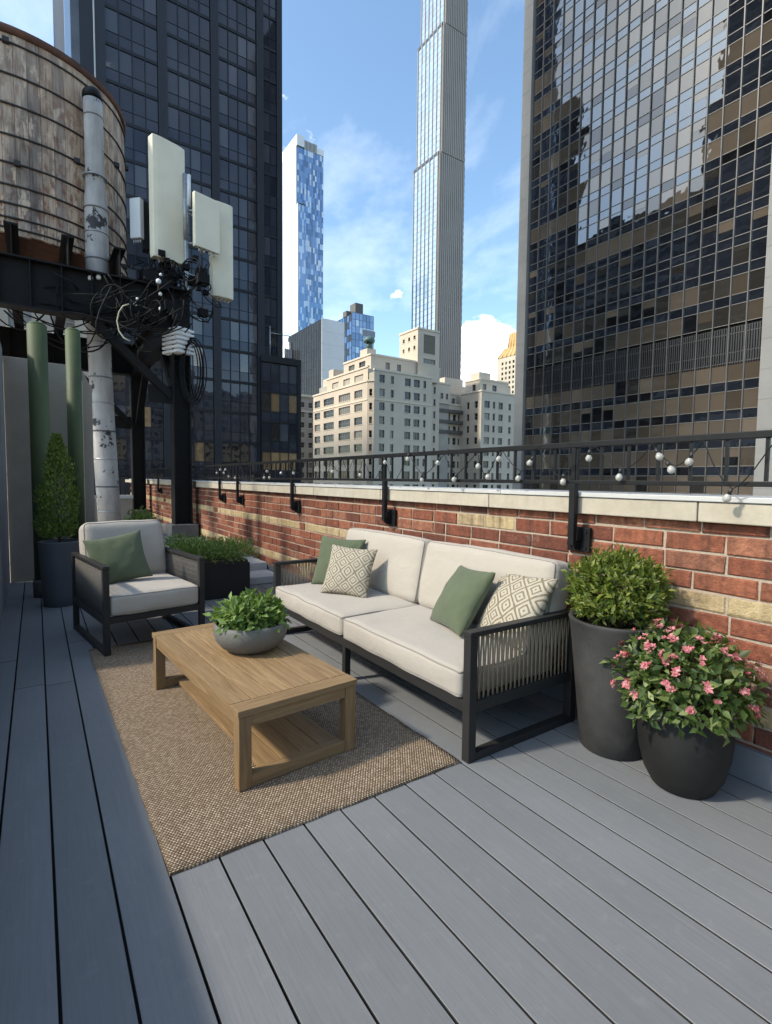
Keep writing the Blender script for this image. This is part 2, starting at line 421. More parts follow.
def glass_mat(name, color, refl=.3, rough=.02, diff_rough=.5, var=.25, tint=(1, 1, 1), graze=.5):
    """window pane: what is behind it shows by its own colour, the outer face mirrors the sky and street"""
    m, t = new_mat(name)
    r1 = objrand(t); r2 = island(t)
    rr = t.math('FRACT', t.math('ADD', t.math('MULTIPLY', r1, 7.3), r2))
    k = t.math('MULTIPLY_ADD', rr, var*2, 1-var)
    col = t.mix(1, color, t.node('ShaderNodeCombineColor', {0: k, 1: k, 2: k}).outputs[0], 'MULTIPLY')
    v = coords(t)
    bn = t.bump(t.noise(v, .55, 2, .5), .05, .2)
    dd = t.node('ShaderNodeBsdfPrincipled', {'Base Color': col, 'Roughness': diff_rough, 'Specular IOR Level': 0.0})
    gl = t.node('ShaderNodeBsdfGlossy', {'Color': c4(tint), 'Roughness': rough, 'Normal': bn})
    fr = t.node('ShaderNodeLayerWeight', {'Blend': .35}).outputs['Facing']
    fac = t.math('ADD', t.math('MULTIPLY', t.math('POWER', fr, 3.0), graze), refl, clamp=True)
    mx = t.node('ShaderNodeMixShader', {0: fac, 1: dd.outputs[0], 2: gl.outputs[0]})
    t.l.new(mx.outputs[0], t.out.inputs[0]); return m
G_DARK = glass_mat('glass_dark', (.006, .006, .007), .09, tint=(.9, .93, 1))
G_BLUE = glass_mat('glass_blue', (.012, .014, .02), .15, tint=(.78, .88, 1))
G_BLIND = glass_mat('glass_blind', (.088, .069, .051), .11, var=.45)
G_BLIND2 = glass_mat('glass_blind_grey', (.028, .025, .022), .10, var=.3)
G_NAVY = glass_mat('glass_navy', (.034, .037, .048), .05, var=.35, tint=(.9, .93, 1), graze=.3)
G_NAVY2 = glass_mat('glass_navy_pale', (.062, .065, .076), .06, var=.4, tint=(.92, .95, 1), graze=.3)
G_SLATE = glass_mat('glass_slate', (.04, .043, .047), .03, .1, var=.15, graze=.06)
G_WARM = glass_mat('glass_amber_light', (.34, .21, .10), .12, var=.4)  # yellow reflected light on the panes, put into their base colour
G_TOWER = glass_mat('glass_silver', (.20, .24, .30), .55, .06, var=.2)
G_SKY1 = glass_mat('glass_sky_blue', (.05, .15, .36), .30, .05, var=.3, tint=(.7, .85, 1))
G_SKY2 = glass_mat('glass_pale_blue', (.30, .46, .66), .35, .05, var=.2)
G_SKY3 = glass_mat('glass_deep_blue', (.02, .06, .18), .25, .05, var=.3, tint=(.6, .8, 1))
G_WHITE = glass_mat('glass_white', (.62, .64, .66), .35, .12, var=.05)
G_GREEN = glass_mat('glass_green', (.035, .055, .046), .06, .05, var=.35, graze=.12)
MULL = simple('mullion_black', (.012, .012, .015), .5, .2, 1)
MULL_G = simple('mullion_grey', (.16, .15, .135), .45, .1, 1)
NAVYPIER = simple('navy_pier', (.025, .026, .032), .5, .15, .6)
PIER = simple('pale_pier', (.23, .225, .215), .7, .1, .4, isl=.04)
LOUVER = simple('louver_metal', (.016, .0165, .019), .5, .25, .5)
LIME = simple('limestone', (.66, .56, .44), .85, .09, .12)
LIME2 = simple('limestone_trim', (.76, .66, .52), .85, .08, .2)
WINF = simple('window_frame', (.30, .28, .25), .6, .1, .5)
G_WIN = glass_mat('window_dark', (.026, .023, .021), .05, .03, var=.5)
G_WIN2 = glass_mat('window_shade', (.17, .145, .115), .05, .05, var=.4)
TERRA = simple('terracotta_grey', (.36, .315, .275), .7, .08, .05)
TERRA2 = simple('terracotta_groove', (.13, .115, .105), .7, .08, .05)
GOLD = simple('gold_roof', (.60, .40, .17), .5, .1, .3)
BEIGE = simple('beige_brick', (.44, .37, .30), .9, .12, .3)
SLATE = simple('slate_clad', (.055, .058, .062), .45, .2, .1)
WHITEC = simple('white_clad', (.82, .81, .79), .55, .04, .1)
ASPH = simple('asphalt', (.05, .05, .052), .9, .2, .05)

# ------------------------------------------------------------------ ground, own building
g = MB(); g.quad([(-3000, -3000, -60), (3000, -3000, -60), (3000, 3000, -60), (-3000, 3000, -60)])
tag(obj('street', g, ASPH), kind='structure')

g = MB(); g.box((-8, -6, -60), (3.08, 21, -.05))
o = tag(obj('brick_building', g, BEIGE), 'tall brick building that carries the roof terrace', 'building')

g = MB()
for k in range(-2, 17):
    x0 = .0163+.1695*k+.0039; x1 = x0+.1617
    y1 = 8.28 if x1 < .95 else 7.6
    if x1 > 2.74: x1 = 2.74
    # boards are laid in two lengths with a butt joint
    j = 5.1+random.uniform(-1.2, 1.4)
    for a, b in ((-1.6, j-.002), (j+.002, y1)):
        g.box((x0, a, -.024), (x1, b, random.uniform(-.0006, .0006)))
        for q in (-4, -3, -2, -1): g.mi[q] = 1      # side faces coloured dark, shade painted into the sunlit gaps
deck = tag(obj('deck', g, [DECK, simple('edge_shade', (.022, .021, .020), .95, .3, 40)], bevel=.0014, seg=1), kind='structure')
g = MB(); g.box((-.33, -1.7, -.05), (2.76, 8.3, -.028)); tag(obj('deck_base', g, black), kind='structure')
g = MB(); g.box((.96, 7.62, -.04), (2.755, 20, .2)); tag(obj('roof_floor', g, roofing, bevel=.01), kind='structure')

# ------------------------------------------------------------------ brick parapet
pw = thing('parapet_wall', 'red brick parapet with cream brick bands and stone coping along the deck', 'wall', (2.78, 8, 0))
def brick(mb, y0, y1, z0, z1, x, mi):
    c = .006; xb = x+.03; j = lambda: random.uniform(-.0035, .0035)
    P = [(xb, y0, z0), (xb, y1, z0), (xb, y1, z1), (xb, y0, z1)]
    Q = [(x+c, y0+j(), z0+j()), (x+c, y1+j(), z0+j()), (x+c, y1+j(), z1+j()), (x+c, y0+j(), z1+j())]
    S = [(x, y0+c+j(), z0+c+j()), (x, y1-c+j(), z0+c+j()), (x, y1-c+j(), z1-c+j()), (x, y0+c+j(), z1-c+j())]
    i = len(mb.v); mb.v += P+Q+S
    for a in (0, 4):
        for k in range(4):
            k2 = (k+1) % 4
            mb.f.append((i+a+k, i+a+4+k, i+a+4+k2, i+a+k2)); mb.mi.append(mi); mb.sm.append(False)
    mb.f.append((i+8, i+11, i+10, i+9)); mb.mi.append(mi); mb.sm.append(False)
g = MB(); CH = .0975; MJ = .013
for row in range(0, 13):
    z0 = -.0225+row*CH+MJ/2; z1 = min(z0+CH-MJ, 1.206)
    if z1-z0 < .02: continue
    cream = row in (3, 8)
    y = -1.7+(row % 2)*.148+random.uniform(-.02, .02)
    while y < 19.9:
        L = .283 if random.random() > .12 else .136
        brick(g, y, y+L, z0, z1, 2.752+random.uniform(-.004, .003), 1 if (cream and random.random() < .94) or random.random() < .02 else 0)
        y += L+MJ
obj('brickwork', g, [BRICK, CREAM], pw)
box('wall_core', (2.761, -1.75, -.04), (3.06, 19.95, 1.205), MORTAR, pw)
g = MB(); y = -1.6
while y < 19.8:
    L = 1.42; g.box((2.70, y, 1.208), (3.10, y+L-.006, 1.306)); y += L
obj('coping', g, COPING, pw, bevel=.006)
g = MB(); y = -1.6-.66
while y < 19.8:
    L = 2.4; g.box((2.690, max(y, -1.6), 1.309), (3.112, min(y+L-.003, 19.9), 1.336)); y += L
obj('coping_cap', g, cap_white, pw, bevel=.004)
g = MB(); y = -1.6
while y < 7.5:
    g.box((2.722, y, .002), (2.7495, y+2.397, .148)); g.box((2.716, y, .1485), (2.7495, y+2.397, .160)); y += 2.4
obj('skirting_board', g, simple('grey_trim', (.13, .14, .155), .5, .12, 5, .08, 80), pw, bevel=.003)

# ------------------------------------------------------------------ roof railing
rl = thing('roof_railing', 'black iron railing with slim balusters in front of the coping', 'railing', (2.66, 8, 0))
box('top_rail', (2.643, -1.5, 1.600), (2.677, 16, 1.634), black, rl, .004)
box('bottom_rail', (2.648, -1.5, 1.385), (2.672, 16, 1.409), black, rl, .003)
for k in range(92):
    y = .62+.16*k
    box('baluster', (2.653, y-.007, 1.4095), (2.667, y+.007, 1.5995), black, rl)
for y in (-.2, 1.92, 3.94, 6.02, 8.14, 9.11, 12.2, 14.6):
    p = MB(); p.box((2.642, y-.020, 1.02), (2.680, y+.020, 1.385)); p.box((2.646, y-.015, 1.409), (2.674, y+.015, 1.600)) if y > 1 else None
    po = obj('post', p, black, rl, .003)
    b = MB(); b.box((2.722, y-.075, .975), (2.7475, y+.075, 1.125))
    b.box((2.66, y-.016, 1.00), (2.722, y+.016, 1.035)); b.box((2.668, y-.028, 1.045), (2.724, y+.028, 1.105))
    # diagonal gusset
    b.quad([(2.722, y-.012, .98), (2.722, y-.012, 1.05), (2.655, y-.012, 1.03)]); b.quad([(2.722, y+.012, .98), (2.655, y+.012, 1.03), (2.722, y+.012, 1.05)])
    bo = obj('bracket', b, black, po, .004)
    for dy in (-.05, .05):
        for dz in (1.0, 1.1):
            q = MB(); q.tube([(2.7225, y+dy, dz), (2.714, y+dy, dz)], .009, 8); obj('bolt', q, black, bo)

# ------------------------------------------------------------------ string lights
st = thing('string_lights', 'clear bulb string lights draped in loops along the black railing', 'string lights', (2.63, 3, 1.5))
random.seed(11)
wire = []; bulbs = []
y = .45; top = True
stops = []
while y < 9.5:
    stops.append((y, random.choice((1.622, 1.622, 1.60)))); y += random.uniform(.20, .46)
for (ya, za), (yb, zb) in zip(stops, stops[1:]):
    n = 12; dip = random.uniform(.10, .24); skew = random.uniform(.7, 1.4)
    for i in range(n):
        u = i/n
        wire.append(Vector((2.634+random.uniform(-.003, .003), ya+(yb-ya)*u, za+(zb-za)*u-dip*(1-abs(2*u**skew-1)**1.5))))
g = MB(); g.tube(wire, .0027, 6); obj('wire', g, black, st)
for i in sorted(set(int(k*6.1+random.uniform(-2, 2)) for k in range(1, len(wire)//6))):
    if i >= len(wire): break
    if wire[i].y > 3.4 and random.random() < .6: continue
    p = wire[i]+Vector((-.012, random.uniform(-.01, .01), 0))
    if p.y > 9.3: break
    dr = Vector((random.uniform(-.4, .2), random.uniform(-.6, .6), -1)).normalized()
    g = MB(); g.tube([p, p+dr*.028], [.0085, .009], 10); so_ = obj('socket', g, bulb_dark, st)
    g = MB(); q = p+dr*.027
    ax = dr; r = [.008, .012, .0172, .0184, .016, .0095, .0018]; dd = [0, .007, .015, .024, .032, .039, .042]
    g.tube([q+ax*k for k in dd], r, 14); obj('bulb', g, BULB, so_)

# ------------------------------------------------------------------ left wall, far walls
g = MB(); g.box((-.62, -2.5, -.04), (-.312, 4.4, .62)); g.box((-.62, 4.402, -.04), (-.312, 6.1, 1.15)); g.box((-.62, 6.102, -.04), (-.312, 8.29, 3.02))  # two nearer lengths are unseen, heights shaped to place sun and shade
sw = tag(obj('side_wall', g, wallgrey, bevel=.008), 'grey painted wall along the left edge of the deck', 'wall')
fw_ = thing('back_wall', 'beige stucco wall behind the two green posts', 'wall', (.1, 8.4, 0))
g = MB()
for a, b, z in ((-.31, -.04, 2.93), (-.036, .40, 2.91), (.404, .56, 2.89)): g.box((a, 8.31, -.04), (b, 8.6, z))
g.quad([(.564, 8.31, -.04), (.68, 8.31, -.04), (.68, 8.31, 2.62), (.564, 8.31, 2.86)])
g.quad([(.68, 8.31, -.04), (.68, 8.6, -.04), (.68, 8.6, 2.62), (.68, 8.31, 2.62)])
g.quad([(.564, 8.31, 2.86), (.68, 8.31, 2.62), (.68, 8.6, 2.62), (.564, 8.6, 2.86)])
obj('panel', g, stucco, fw_, bevel=.004)
lw = thing('low_wall', 'low grey stucco wall with a white cap beyond the armchair', 'wall', (1.4, 14.8, 0))
box('wall_body', (-1.5, 14.7, 0), (2.05, 14.95, .84), stucco, lw)
box('cap', (-1.52, 14.66, .843), (2.07, 14.99, .93), cap_white, lw, .008)
rr_ = thing('rear_railing', 'black picket railing on the low white capped wall', 'railing', (1.4, 14.82, .93))
box('top_rail', (-1.5, 14.80, 1.40), (2.04, 14.84, 1.44), black, rr_)
for k in range(31):
    x = -1.4+k*.11; box('baluster', (x-.009, 14.81, .931), (x+.009, 14.83, 1.399), black, rr_)

def green_post(x, y, z, r, label):
    th = thing('green_post', label, 'post', (x, y, 0), 0, 'green steel posts by the back wall')
    g = MB(); g.tube([(x, y, .20), (x, y, z)], r, 28); g.tube([(x, y, z), (x, y, z+.03)], [r*1.0, r*.7], 28)
    obj('pipe', g, green_m, th)
    b = MB(); b.lathe([(r*1.12, -.005), (r*1.15, .16), (r*1.05, .205)], (x, y, 0), 24, wob=.08); obj('base', b, simple('rough_stone', (.10, .095, .085), .9, .4, 14, .6, 30), th)
green_post(.055, 7.16, 3.10, .098, 'thick green steel post beside the tall conical shrub')
green_post(.45, 8.02, 3.30, .088, 'green steel post partly hidden behind the conical shrub')

# pale stone steps by the sofa
g = MB(); g.box((2.10, 6.5, .001), (2.71, 7.0, .10)); g.box((2.10, 7.0, .001), (2.71, 7.6, .205))
tag(obj('stone_steps', g, paver, bevel=.012), 'pale stone steps between the black planter and the brick wall', 'steps')

# ------------------------------------------------------------------ rug
g = MB(); n = 40
A = [(.352, 1.846), (1.705, 1.832), (1.68, 4.72), (.315, 4.70)]
def bil(u, v):
    a = Vector(A[0]).lerp(Vector(A[1]), u); b = Vector(A[3]).lerp(Vector(A[2]), u); return a.lerp(b, v)
i0 = 0
for j in range(n+1):
    for i in range(n+1):
        u, v = i/n, j/n; p = bil(u, v); e = .004*noise.noise((p.x*6, p.y*6, 0))
        ed = (.006*noise.noise((p.x*9, p.y*9, 3)) if (i in (0, n) or j in (0, n)) else 0)
        g.v.append((p.x+ed, p.y+ed, .011+max(e, -.003)))
for j in range(n):
    for i in range(n):
        a = j*(n+1)+i; g.f.append((a, a+1, a+n+2, a+n+1)); g.mi.append(0); g.sm.append(True)
ring = [i for i in range(n+1)]+[j*(n+1)+n for j in range(1, n+1)]+[n*(n+1)+i for i in range(n-1, -1, -1)]+[j*(n+1) for j in range(n-1, 0, -1)]
b0 = len(g.v)
for k in ring: x, y, z = g.v[k]; g.v.append((x, y, .001))
for k in range(len(ring)):
    k2 = (k+1) % len(ring); g.f.append((ring[k], b0+k, b0+k2, ring[k2])); g.mi.append(0); g.sm.append(False)
tag(obj('woven_rug', g, RUG), 'tan woven jute rug under the wooden coffee table', 'rug')

# ------------------------------------------------------------------ soft goods
def cushion_mesh(w, d, h, r=.05, crown=.025, n=22, seed=0, sag=.008):
    """rounded, slightly over-stuffed box cushion centred on its base"""
    mb = MB(); N = n
    def place(u, v, s):
        p = Vector((u*w/2, v*d/2, s*h/2))
        inner = Vector((max(-w/2+r, min(w/2-r, p.x)), max(-d/2+r, min(d/2-r, p.y)), max(-h/2+r, min(h/2-r, p.z))))
        q = p-inner
        if q.length > 1e-6: p = inner+q.normalized()*r
        fu, fv, fs = 1-(2*p.x/w)**2, 1-(2*p.y/d)**2, 1-(2*p.z/h)**2
        fu, fv, fs = max(fu, 0), max(fv, 0), max(fs, 0)
        p.z += (1 if s > 0 else -.4)*crown*(fu*fv)**.6*abs(s)
        p.y += .012*fs*fu*(1 if v > 0 else -1)*abs(v)**4
        p.x += .012*fs*fv*(1 if u > 0 else -1)*abs(u)**4
        p += Vector((0, 0, 1))*sag*noise.noise((p.x*5+seed, p.y*5, p.z*4))
        p.y += sag*.7*noise.noise((p.x*6, seed+p.y*2, p.z*7))
        return p+Vector((0, 0, h/2))
    ts = [(-math.cos(math.pi*i/N)*.35+(-1+2*i/N)*.65) for i in range(N+1)]
    for ax in range(3):
        for sgn in (-1, 1):
            i0 = len(mb.v)
            for a in ts:
                for b in ts:
                    c = [0, 0, 0]; c[ax] = sgn; c[(ax+1) % 3] = a; c[(ax+2) % 3] = b
                    mb.v.append(tuple(place(*c)))
            for i in range(N):
                for j in range(N):
                    q = [i0+i*(N+1)+j, i0+(i+1)*(N+1)+j, i0+(i+1)*(N+1)+j+1, i0+i*(N+1)+j+1]
                    if sgn < 0: q.reverse()
                    mb.f.append(tuple(q)); mb.mi.append(0); mb.sm.append(True)
    pip = MB()
    for s in (-1, 1):
        pts = []
        for (u0, v0, u1, v1) in ((-1, -1, 1, -1), (1, -1, 1, 1), (1, 1, -1, 1), (-1, 1, -1, -1)):
            for k in range(28):
                f = -math.cos(math.pi*k/28)*.5+.5
                pts.append(place(u0+(u1-u0)*f, v0+(v1-v0)*f, s*(1-.28*r/h)))
        pip.tube(pts, .0048, 6, closed=True)
    return mb, pip
def xform(mb, M): mb.v = [tuple(M @ Vector(p)) for p in mb.v]; return mb
def weld(o):
    bm = bmesh.new(); bm.from_mesh(o.data); bmesh.ops.remove_doubles(bm, verts=bm.verts, dist=1e-4); bm.to_mesh(o.data); bm.free()
def add_cushion(name, parent, M, w, d, h, r, crown, seed, local):
    c, p = cushion_mesh(w, d, h, r, crown, seed=seed)
    o = obj(name, xform(c, M), CUSH, parent, local=local); weld(o)
    obj('piping', xform(p, M), PIPING, o, local=local)
    return o

def throw_pillow(name, label, M, w, h, tk, mat, seed):
    mb = MB(); N = 26; uv = []
    def P(u, v, s):
        e = (1-u*u)*(1-v*v)
        x = u*w/2*(1-.09*(1-v*v)*abs(u)); z = v*h/2*(1-.09*(1-u*u)*abs(v))
        y = -s*tk/2*max(e, 0)**.42
        wr = .010*noise.noise((u*2.6+seed, v*2.6, s))*max(e, 0)**.3 + .006*noise.noise((u*7, v*7+seed, s))*(1-max(e, 0))
        return Vector((x, y+wr, z-.012*max(0, e)*(v < 0)))
    for s in (1, -1):
        i0 = len(mb.v)
        for i in range(N+1):
            for j in range(N+1):
                u = math.sin(math.pi/2*(-1+2*i/N)*.999); v = math.sin(math.pi/2*(-1+2*j/N)*.999)
                mb.v.append(tuple(P(u, v, s))); uv.append(((u+1)/2, (v+1)/2))
        for i in range(N):
            for j in range(N):
                q = [i0+i*(N+1)+j, i0+(i+1)*(N+1)+j, i0+(i+1)*(N+1)+j+1, i0+i*(N+1)+j+1]
                if s < 0: q.reverse()
                mb.f.append(tuple(q)); mb.mi.append(0); mb.sm.append(True)
    o = obj(name, mb, mat)
    ul = o.data.uv_layers.new(name='UVMap')
    for lp in o.data.loops: ul.data[lp.index].uv = uv[lp.vertex_index]
    weld(o)
    o.matrix_world = M
    return tag(o, label, 'cushion')
def pil_M(c, yaw, lean, roll):
    """c = bottom centre; yaw = turn about z (0 faces -Y); lean back; roll in its own plane"""
    return Matrix.Translation(c) @ Matrix.Rotation(yaw, 4, 'Z') @ Matrix.Rotation(-lean, 4, 'X') @ Matrix.Rotation(roll, 4, 'Y')

# ------------------------------------------------------------------ seating (local frame: front faces -y, width along x)
CORD = simple('rope_taupe', (.24, .185, .125), .85, .2, 30, .3, 300)
CORD_D = simple('rope_dark', (.10, .088, .075), .85, .2, 30, .3, 300)
def side_frame(root, x0, x1, D, arm_h, seat_z, t=.05, panel='cords', dirx=1):
    g = MB()
    g.box((x0, 0, 0), (x1, t, arm_h-.028)); f = obj('leg', g, frame_m, root, .003, local=True)
    g = MB(); g.box((x0, D-t, 0), (x1, D, arm_h-.028)); obj('leg', g, frame_m, root, .003, local=True)
    g = MB(); g.box((x0-.003, -.003, arm_h-.027), (x1+.003, D+.003, arm_h)); obj('armrest', g, frame_m, root, .004, local=True)
    g = MB(); g.box((x0+.001, t+.001, .0), (x1-.001, D-t-.001, .042)); obj('floor_runner', g, frame_m, root, .003, local=True)
    g = MB(); g.box((x0+.002, t+.001, seat_z-.055), (x1-.002, D-t-.001, seat_z)); obj('side_rail', g, frame_m, root, .003, local=True)
    xm = (x0+x1)/2
    p = MB()
    if panel == 'cords':
        n = int((D-2*t)/.0165)
        for k in range(n):
            y = t+.012+(D-2*t-.024)*k/(n-1)
            o = .006 if k % 2 else -.006
            p.tube([(xm+o, y, seat_z-.002), (xm+o*.6, y+.001, (seat_z+arm_h)/2), (xm-o*.6, y+.003, arm_h-.03)], .0052, 6)
    else:
        n = int((D-2*t)/.0155)
        for k in range(n):
            y = t+.006+(D-2*t-.012)*k/(n-1)
            p.tube([(xm, y, seat_z-.002), (xm, y, arm_h-.03)], .0036, 5)
        for k in range(9):
            z = seat_z+.02+(arm_h-.06-seat_z)*k/8
            p.box((xm-.001, t+.002, z-.002), (xm+.001, D-t-.002, z+.002))
    obj('rope_panel', p, CORD if panel == 'cords' else CORD_D, root, local=True)

# sofa: local -y = world -X ; local x = world -Y... (rz = -90 deg): local x -> world -Y
SL, SD, SZ, SA = 2.52, .85, .305, .66
sofa = thing('outdoor_sofa', 'long two seat outdoor sofa with dark frame, rope arms and cream cushions', 'sofa', (1.73, 1.80+SL/2, 0), R(-90))
side_frame(sofa, -SL/2, -SL/2+.05, SD, SA, SZ); side_frame(sofa, SL/2-.05, SL/2, SD, SA, SZ)
g = MB(); g.box((-SL/2+.051, .003, SZ-.06), (SL/2-.051, .05, SZ)); obj('front_rail', g, frame_m, sofa, .003, local=True)
g = MB(); g.box((-SL/2+.051, SD-.05, SZ-.06), (SL/2-.051, SD-.003, SZ)); g.box((-SL/2+.051, SD-.048, SA-.05), (SL/2-.051, SD-.005, SA-.01))
for k in range(60):
    x = -SL/2+.08+(SL-.16)*k/59; g.tube([(x, SD-.026, SZ-.001), (x, SD-.026, SA-.05)], .006, 6)
obj('back_frame', g, frame_m, sofa, .003, local=True)
g = MB(); g.box((-.022, .006, 0), (.022, .05, SZ-.061)); obj('leg', g, frame_m, sofa, .003, local=True)
g = MB(); g.box((-.022, SD-.05, 0), (.022, SD-.006, SZ-.061)); obj('leg', g, frame_m, sofa, .003, local=True)
g = MB()
for k in range(9): y = .075+k*.083; g.box((-SL/2+.055, y, SZ-.03), (SL/2-.055, y+.05, SZ-.006))
obj('seat_slats', g, frame_m, sofa, local=True)
cw = (SL-.12)/2
for i, sx in enumerate((-1, 1)):
    M = Matrix.Translation((sx*(cw/2+.002), .355, SZ+.001))
    add_cushion('seat_cushion', sofa, M, cw-.006, .74, .148, .030, .016, 3.1*i, True)
    M = Matrix.Translation((sx*(cw/2+.002), SD-.235, SZ+.150)) @ Matrix.Rotation(R(-11), 4, 'X') @ Matrix.Translation((0, .105, .255)) @ Matrix.Rotation(R(90), 4, 'X') @ Matrix.Translation((0, 0, -.08))
    add_cushion('back_cushion', sofa, M, cw-.012, .50, .185, .052, .024, 7.7+5*i, True)

def wM(x, y, z): return Vector((x, y, z))
# pillows face -X (yaw -90 turns -Y to -X)
throw_pillow('throw_pillow', 'plain sage green pillow against the middle of the sofa near the front arm', pil_M((2.22, 2.41, .455+.195), R(-108), R(33), 0) @ Matrix.Rotation(R(-4), 4, 'Y'), .46, .44, .17, GREEN_F, 1)
throw_pillow('throw_pillow', 'patterned lattice pillow tucked by the rope arm nearest the flower pots', pil_M((2.30, 2.04, .455+.20), R(-100), R(33), 0) @ Matrix.Rotation(R(-4), 4, 'Y'), .46, .45, .17, LATTICE, 2)
throw_pillow('throw_pillow', 'sage green pillow behind a patterned pillow at the far sofa end', pil_M((2.20, 3.98, .455+.21), R(-60), R(20), 0) @ Matrix.Rotation(R(2), 4, 'Y'), .46, .46, .16, GREEN_F, 3)
throw_pillow('throw_pillow', 'patterned lattice pillow leaning on a green pillow at the far sofa end', pil_M((2.10, 3.62, .455+.195), R(-56), R(24), 0) @ Matrix.Rotation(R(3), 4, 'Y'), .42, .42, .15, LATTICE, 4)

# armchair
CWd, CD, CZ, CA = .80, 1.04, .305, .71
chr_ = thing('outdoor_armchair', 'dark framed armchair with cream cushions in front of the conical shrub', 'armchair', (.800, 4.50, 0), R(8.6))
side_frame(chr_, -CWd/2, -CWd/2+.045, CD, CA, CZ, .045, 'mesh'); side_frame(chr_, CWd/2-.045, CWd/2, CD, CA, CZ, .045, 'mesh')
g = MB(); g.box((-CWd/2+.046, .003, CZ-.05), (CWd/2-.046, .045, CZ)); obj('front_rail', g, frame_m, chr_, .003, local=True)
g = MB(); g.box((-CWd/2+.046, CD-.045, CZ-.05), (CWd/2-.046, CD-.003, CZ)); g.box((-CWd/2+.046, CD-.043, CA-.05), (CWd/2-.046, CD-.005, CA-.01))
for k in range(26):
    x = -CWd/2+.07+(CWd-.14)*k/25; g.tube([(x, CD-.026, CZ-.001), (x, CD-.026, CA-.05)], .006, 6)
obj('back_frame', g, frame_m, chr_, .003, local=True)
M = Matrix.Translation((0, .395, CZ+.001))
add_cushion('seat_cushion', chr_, M, CWd-.10, .80, .168, .035, .024, 21, True)
M = Matrix.Translation((0, CD-.31, CZ+.165)) @ Matrix.Rotation(R(-13), 4, 'X') @ Matrix.Translation((0, .10, .265)) @ Matrix.Rotation(R(90), 4, 'X') @ Matrix.Translation((0, 0, -.08))
add_cushion('back_cushion', chr_, M, CWd-.105, .54, .19, .06, .03, 33, True)
throw_pillow('throw_pillow', 'sage green pillow resting on the armchair seat', pil_M((.575, 4.97, .475+.215), R(-2), R(22), R(-10)), .46, .44, .16, GREEN_F, 5)

# ------------------------------------------------------------------ coffee table (local: x across, y along, origin near-left corner)
TW, TL, TH = .622, 1.44, .38
tb = thing('coffee_table', 'low slatted teak coffee table with a lower shelf on the rug', 'table', (.708, 2.172, .012), R(3.9))
TH -= .012
g = MB(); g.box((0, 0, TH-.028), (.0855, .085, TH))
g = MB()
for y in (-.006, TL-.088):
    g = MB(); g.box((-.006, y, TH-.030), (TW+.006, y+.094, TH)); obj('end_board', g, TEAK_X, tb, .003, local=True)
g = MB(); nb = 6; bw = (TW+.012)/nb
for k in range(nb): g.box((-.006+k*bw+.0028, .0915, TH-.030+random.uniform(-.0004, .0004)), (-.006+(k+1)*bw-.0028, TL-.0915, TH-.0002))
obj('tabletop', g, TEAK, tb, .002, local=True)
lt = .06
for x in (0, TW-lt):
    for y in (0, TL-lt):
        g = MB(); g.box((x, y, 0), (x+lt, y+lt, TH-.031)); obj('leg', g, TEAK_Z, tb, .003, local=True)
for x in (.006, TW-.034):
    g = MB(); g.box((x, lt+.001, TH-.085), (x+.028, TL-lt-.001, TH-.031)); obj('apron', g, TEAK, tb, .002, local=True)
for y in (.006, TL-.034):
    g = MB(); g.box((lt+.001, y, TH-.085), (TW-lt-.001, y+.028, TH-.031)); obj('apron', g, TEAK_X, tb, .002, local=True)
for y in (.004, TL-lt+.004):
    g = MB(); g.box((lt+.001, y, .001), (TW-lt-.001, y+lt-.008, .058)); obj('stretcher', g, TEAK_X, tb, .003, local=True)
g = MB()
for k in range(4): g.box((.135+k*.107, lt+.002, .016), (.135+k*.107+.103, TL-lt-.002, .040))
obj('shelf', g, TEAK, tb, .002, local=True)

# ------------------------------------------------------------------ plants
def rnd_dir():
    while True:
        v = Vector((random.uniform(-1, 1), random.uniform(-1, 1), random.uniform(-1, 1)))
        if .05 < v.length < 1: return v.normalized()
def shell_foliage(mb, c, rad, n, L, Wd, zmin=-.4, lump=.16, seed=0, inner=.55, droop=0., up=.5):
    k = 0
    while k < n:
        d = rnd_dir()
        if d.z < zmin: continue
        f = 1+lump*noise.noise((d.x*2.3+seed, d.y*2.3, d.z*2.3))+.5*lump*noise.noise((d.x*6, d.y*6+seed, d.z*6))
        q = inner+(1-inner)*random.random()**.55
        if random.random() < .06: q *= 1.08
        p = Vector(c)+Vector((d.x*rad[0], d.y*rad[1], d.z*rad[2]))*f*q
        ld = (d*.8+rnd_dir()*.9+Vector((0, 0, up-droop))).normalized()
        nn = (d*.6+Vector((0, 0, .8))+rnd_dir()*.6).normalized()
        s = random.uniform(.5, 1.4)
        mb.leaf(p, ld, nn, L*s, Wd*s); k += 1
def twigs(mb, base, c, rad, n, r=.003):
    for _ in range(n):
        d = rnd_dir(); d.z = abs(d.z)*.9-.15
        e = Vector(c)+Vector((d.x*rad[0], d.y*rad[1], d.z*rad[2]))*random.uniform(.75, 1.06)
        b = Vector(base)+Vector((random.uniform(-.04, .04), random.uniform(-.04, .04), 0))
        mid = b.lerp(e, .5)+Vector((0, 0, .04))
        mb.tube([b, mid, e], [r, r*.7, r*.3], 5)

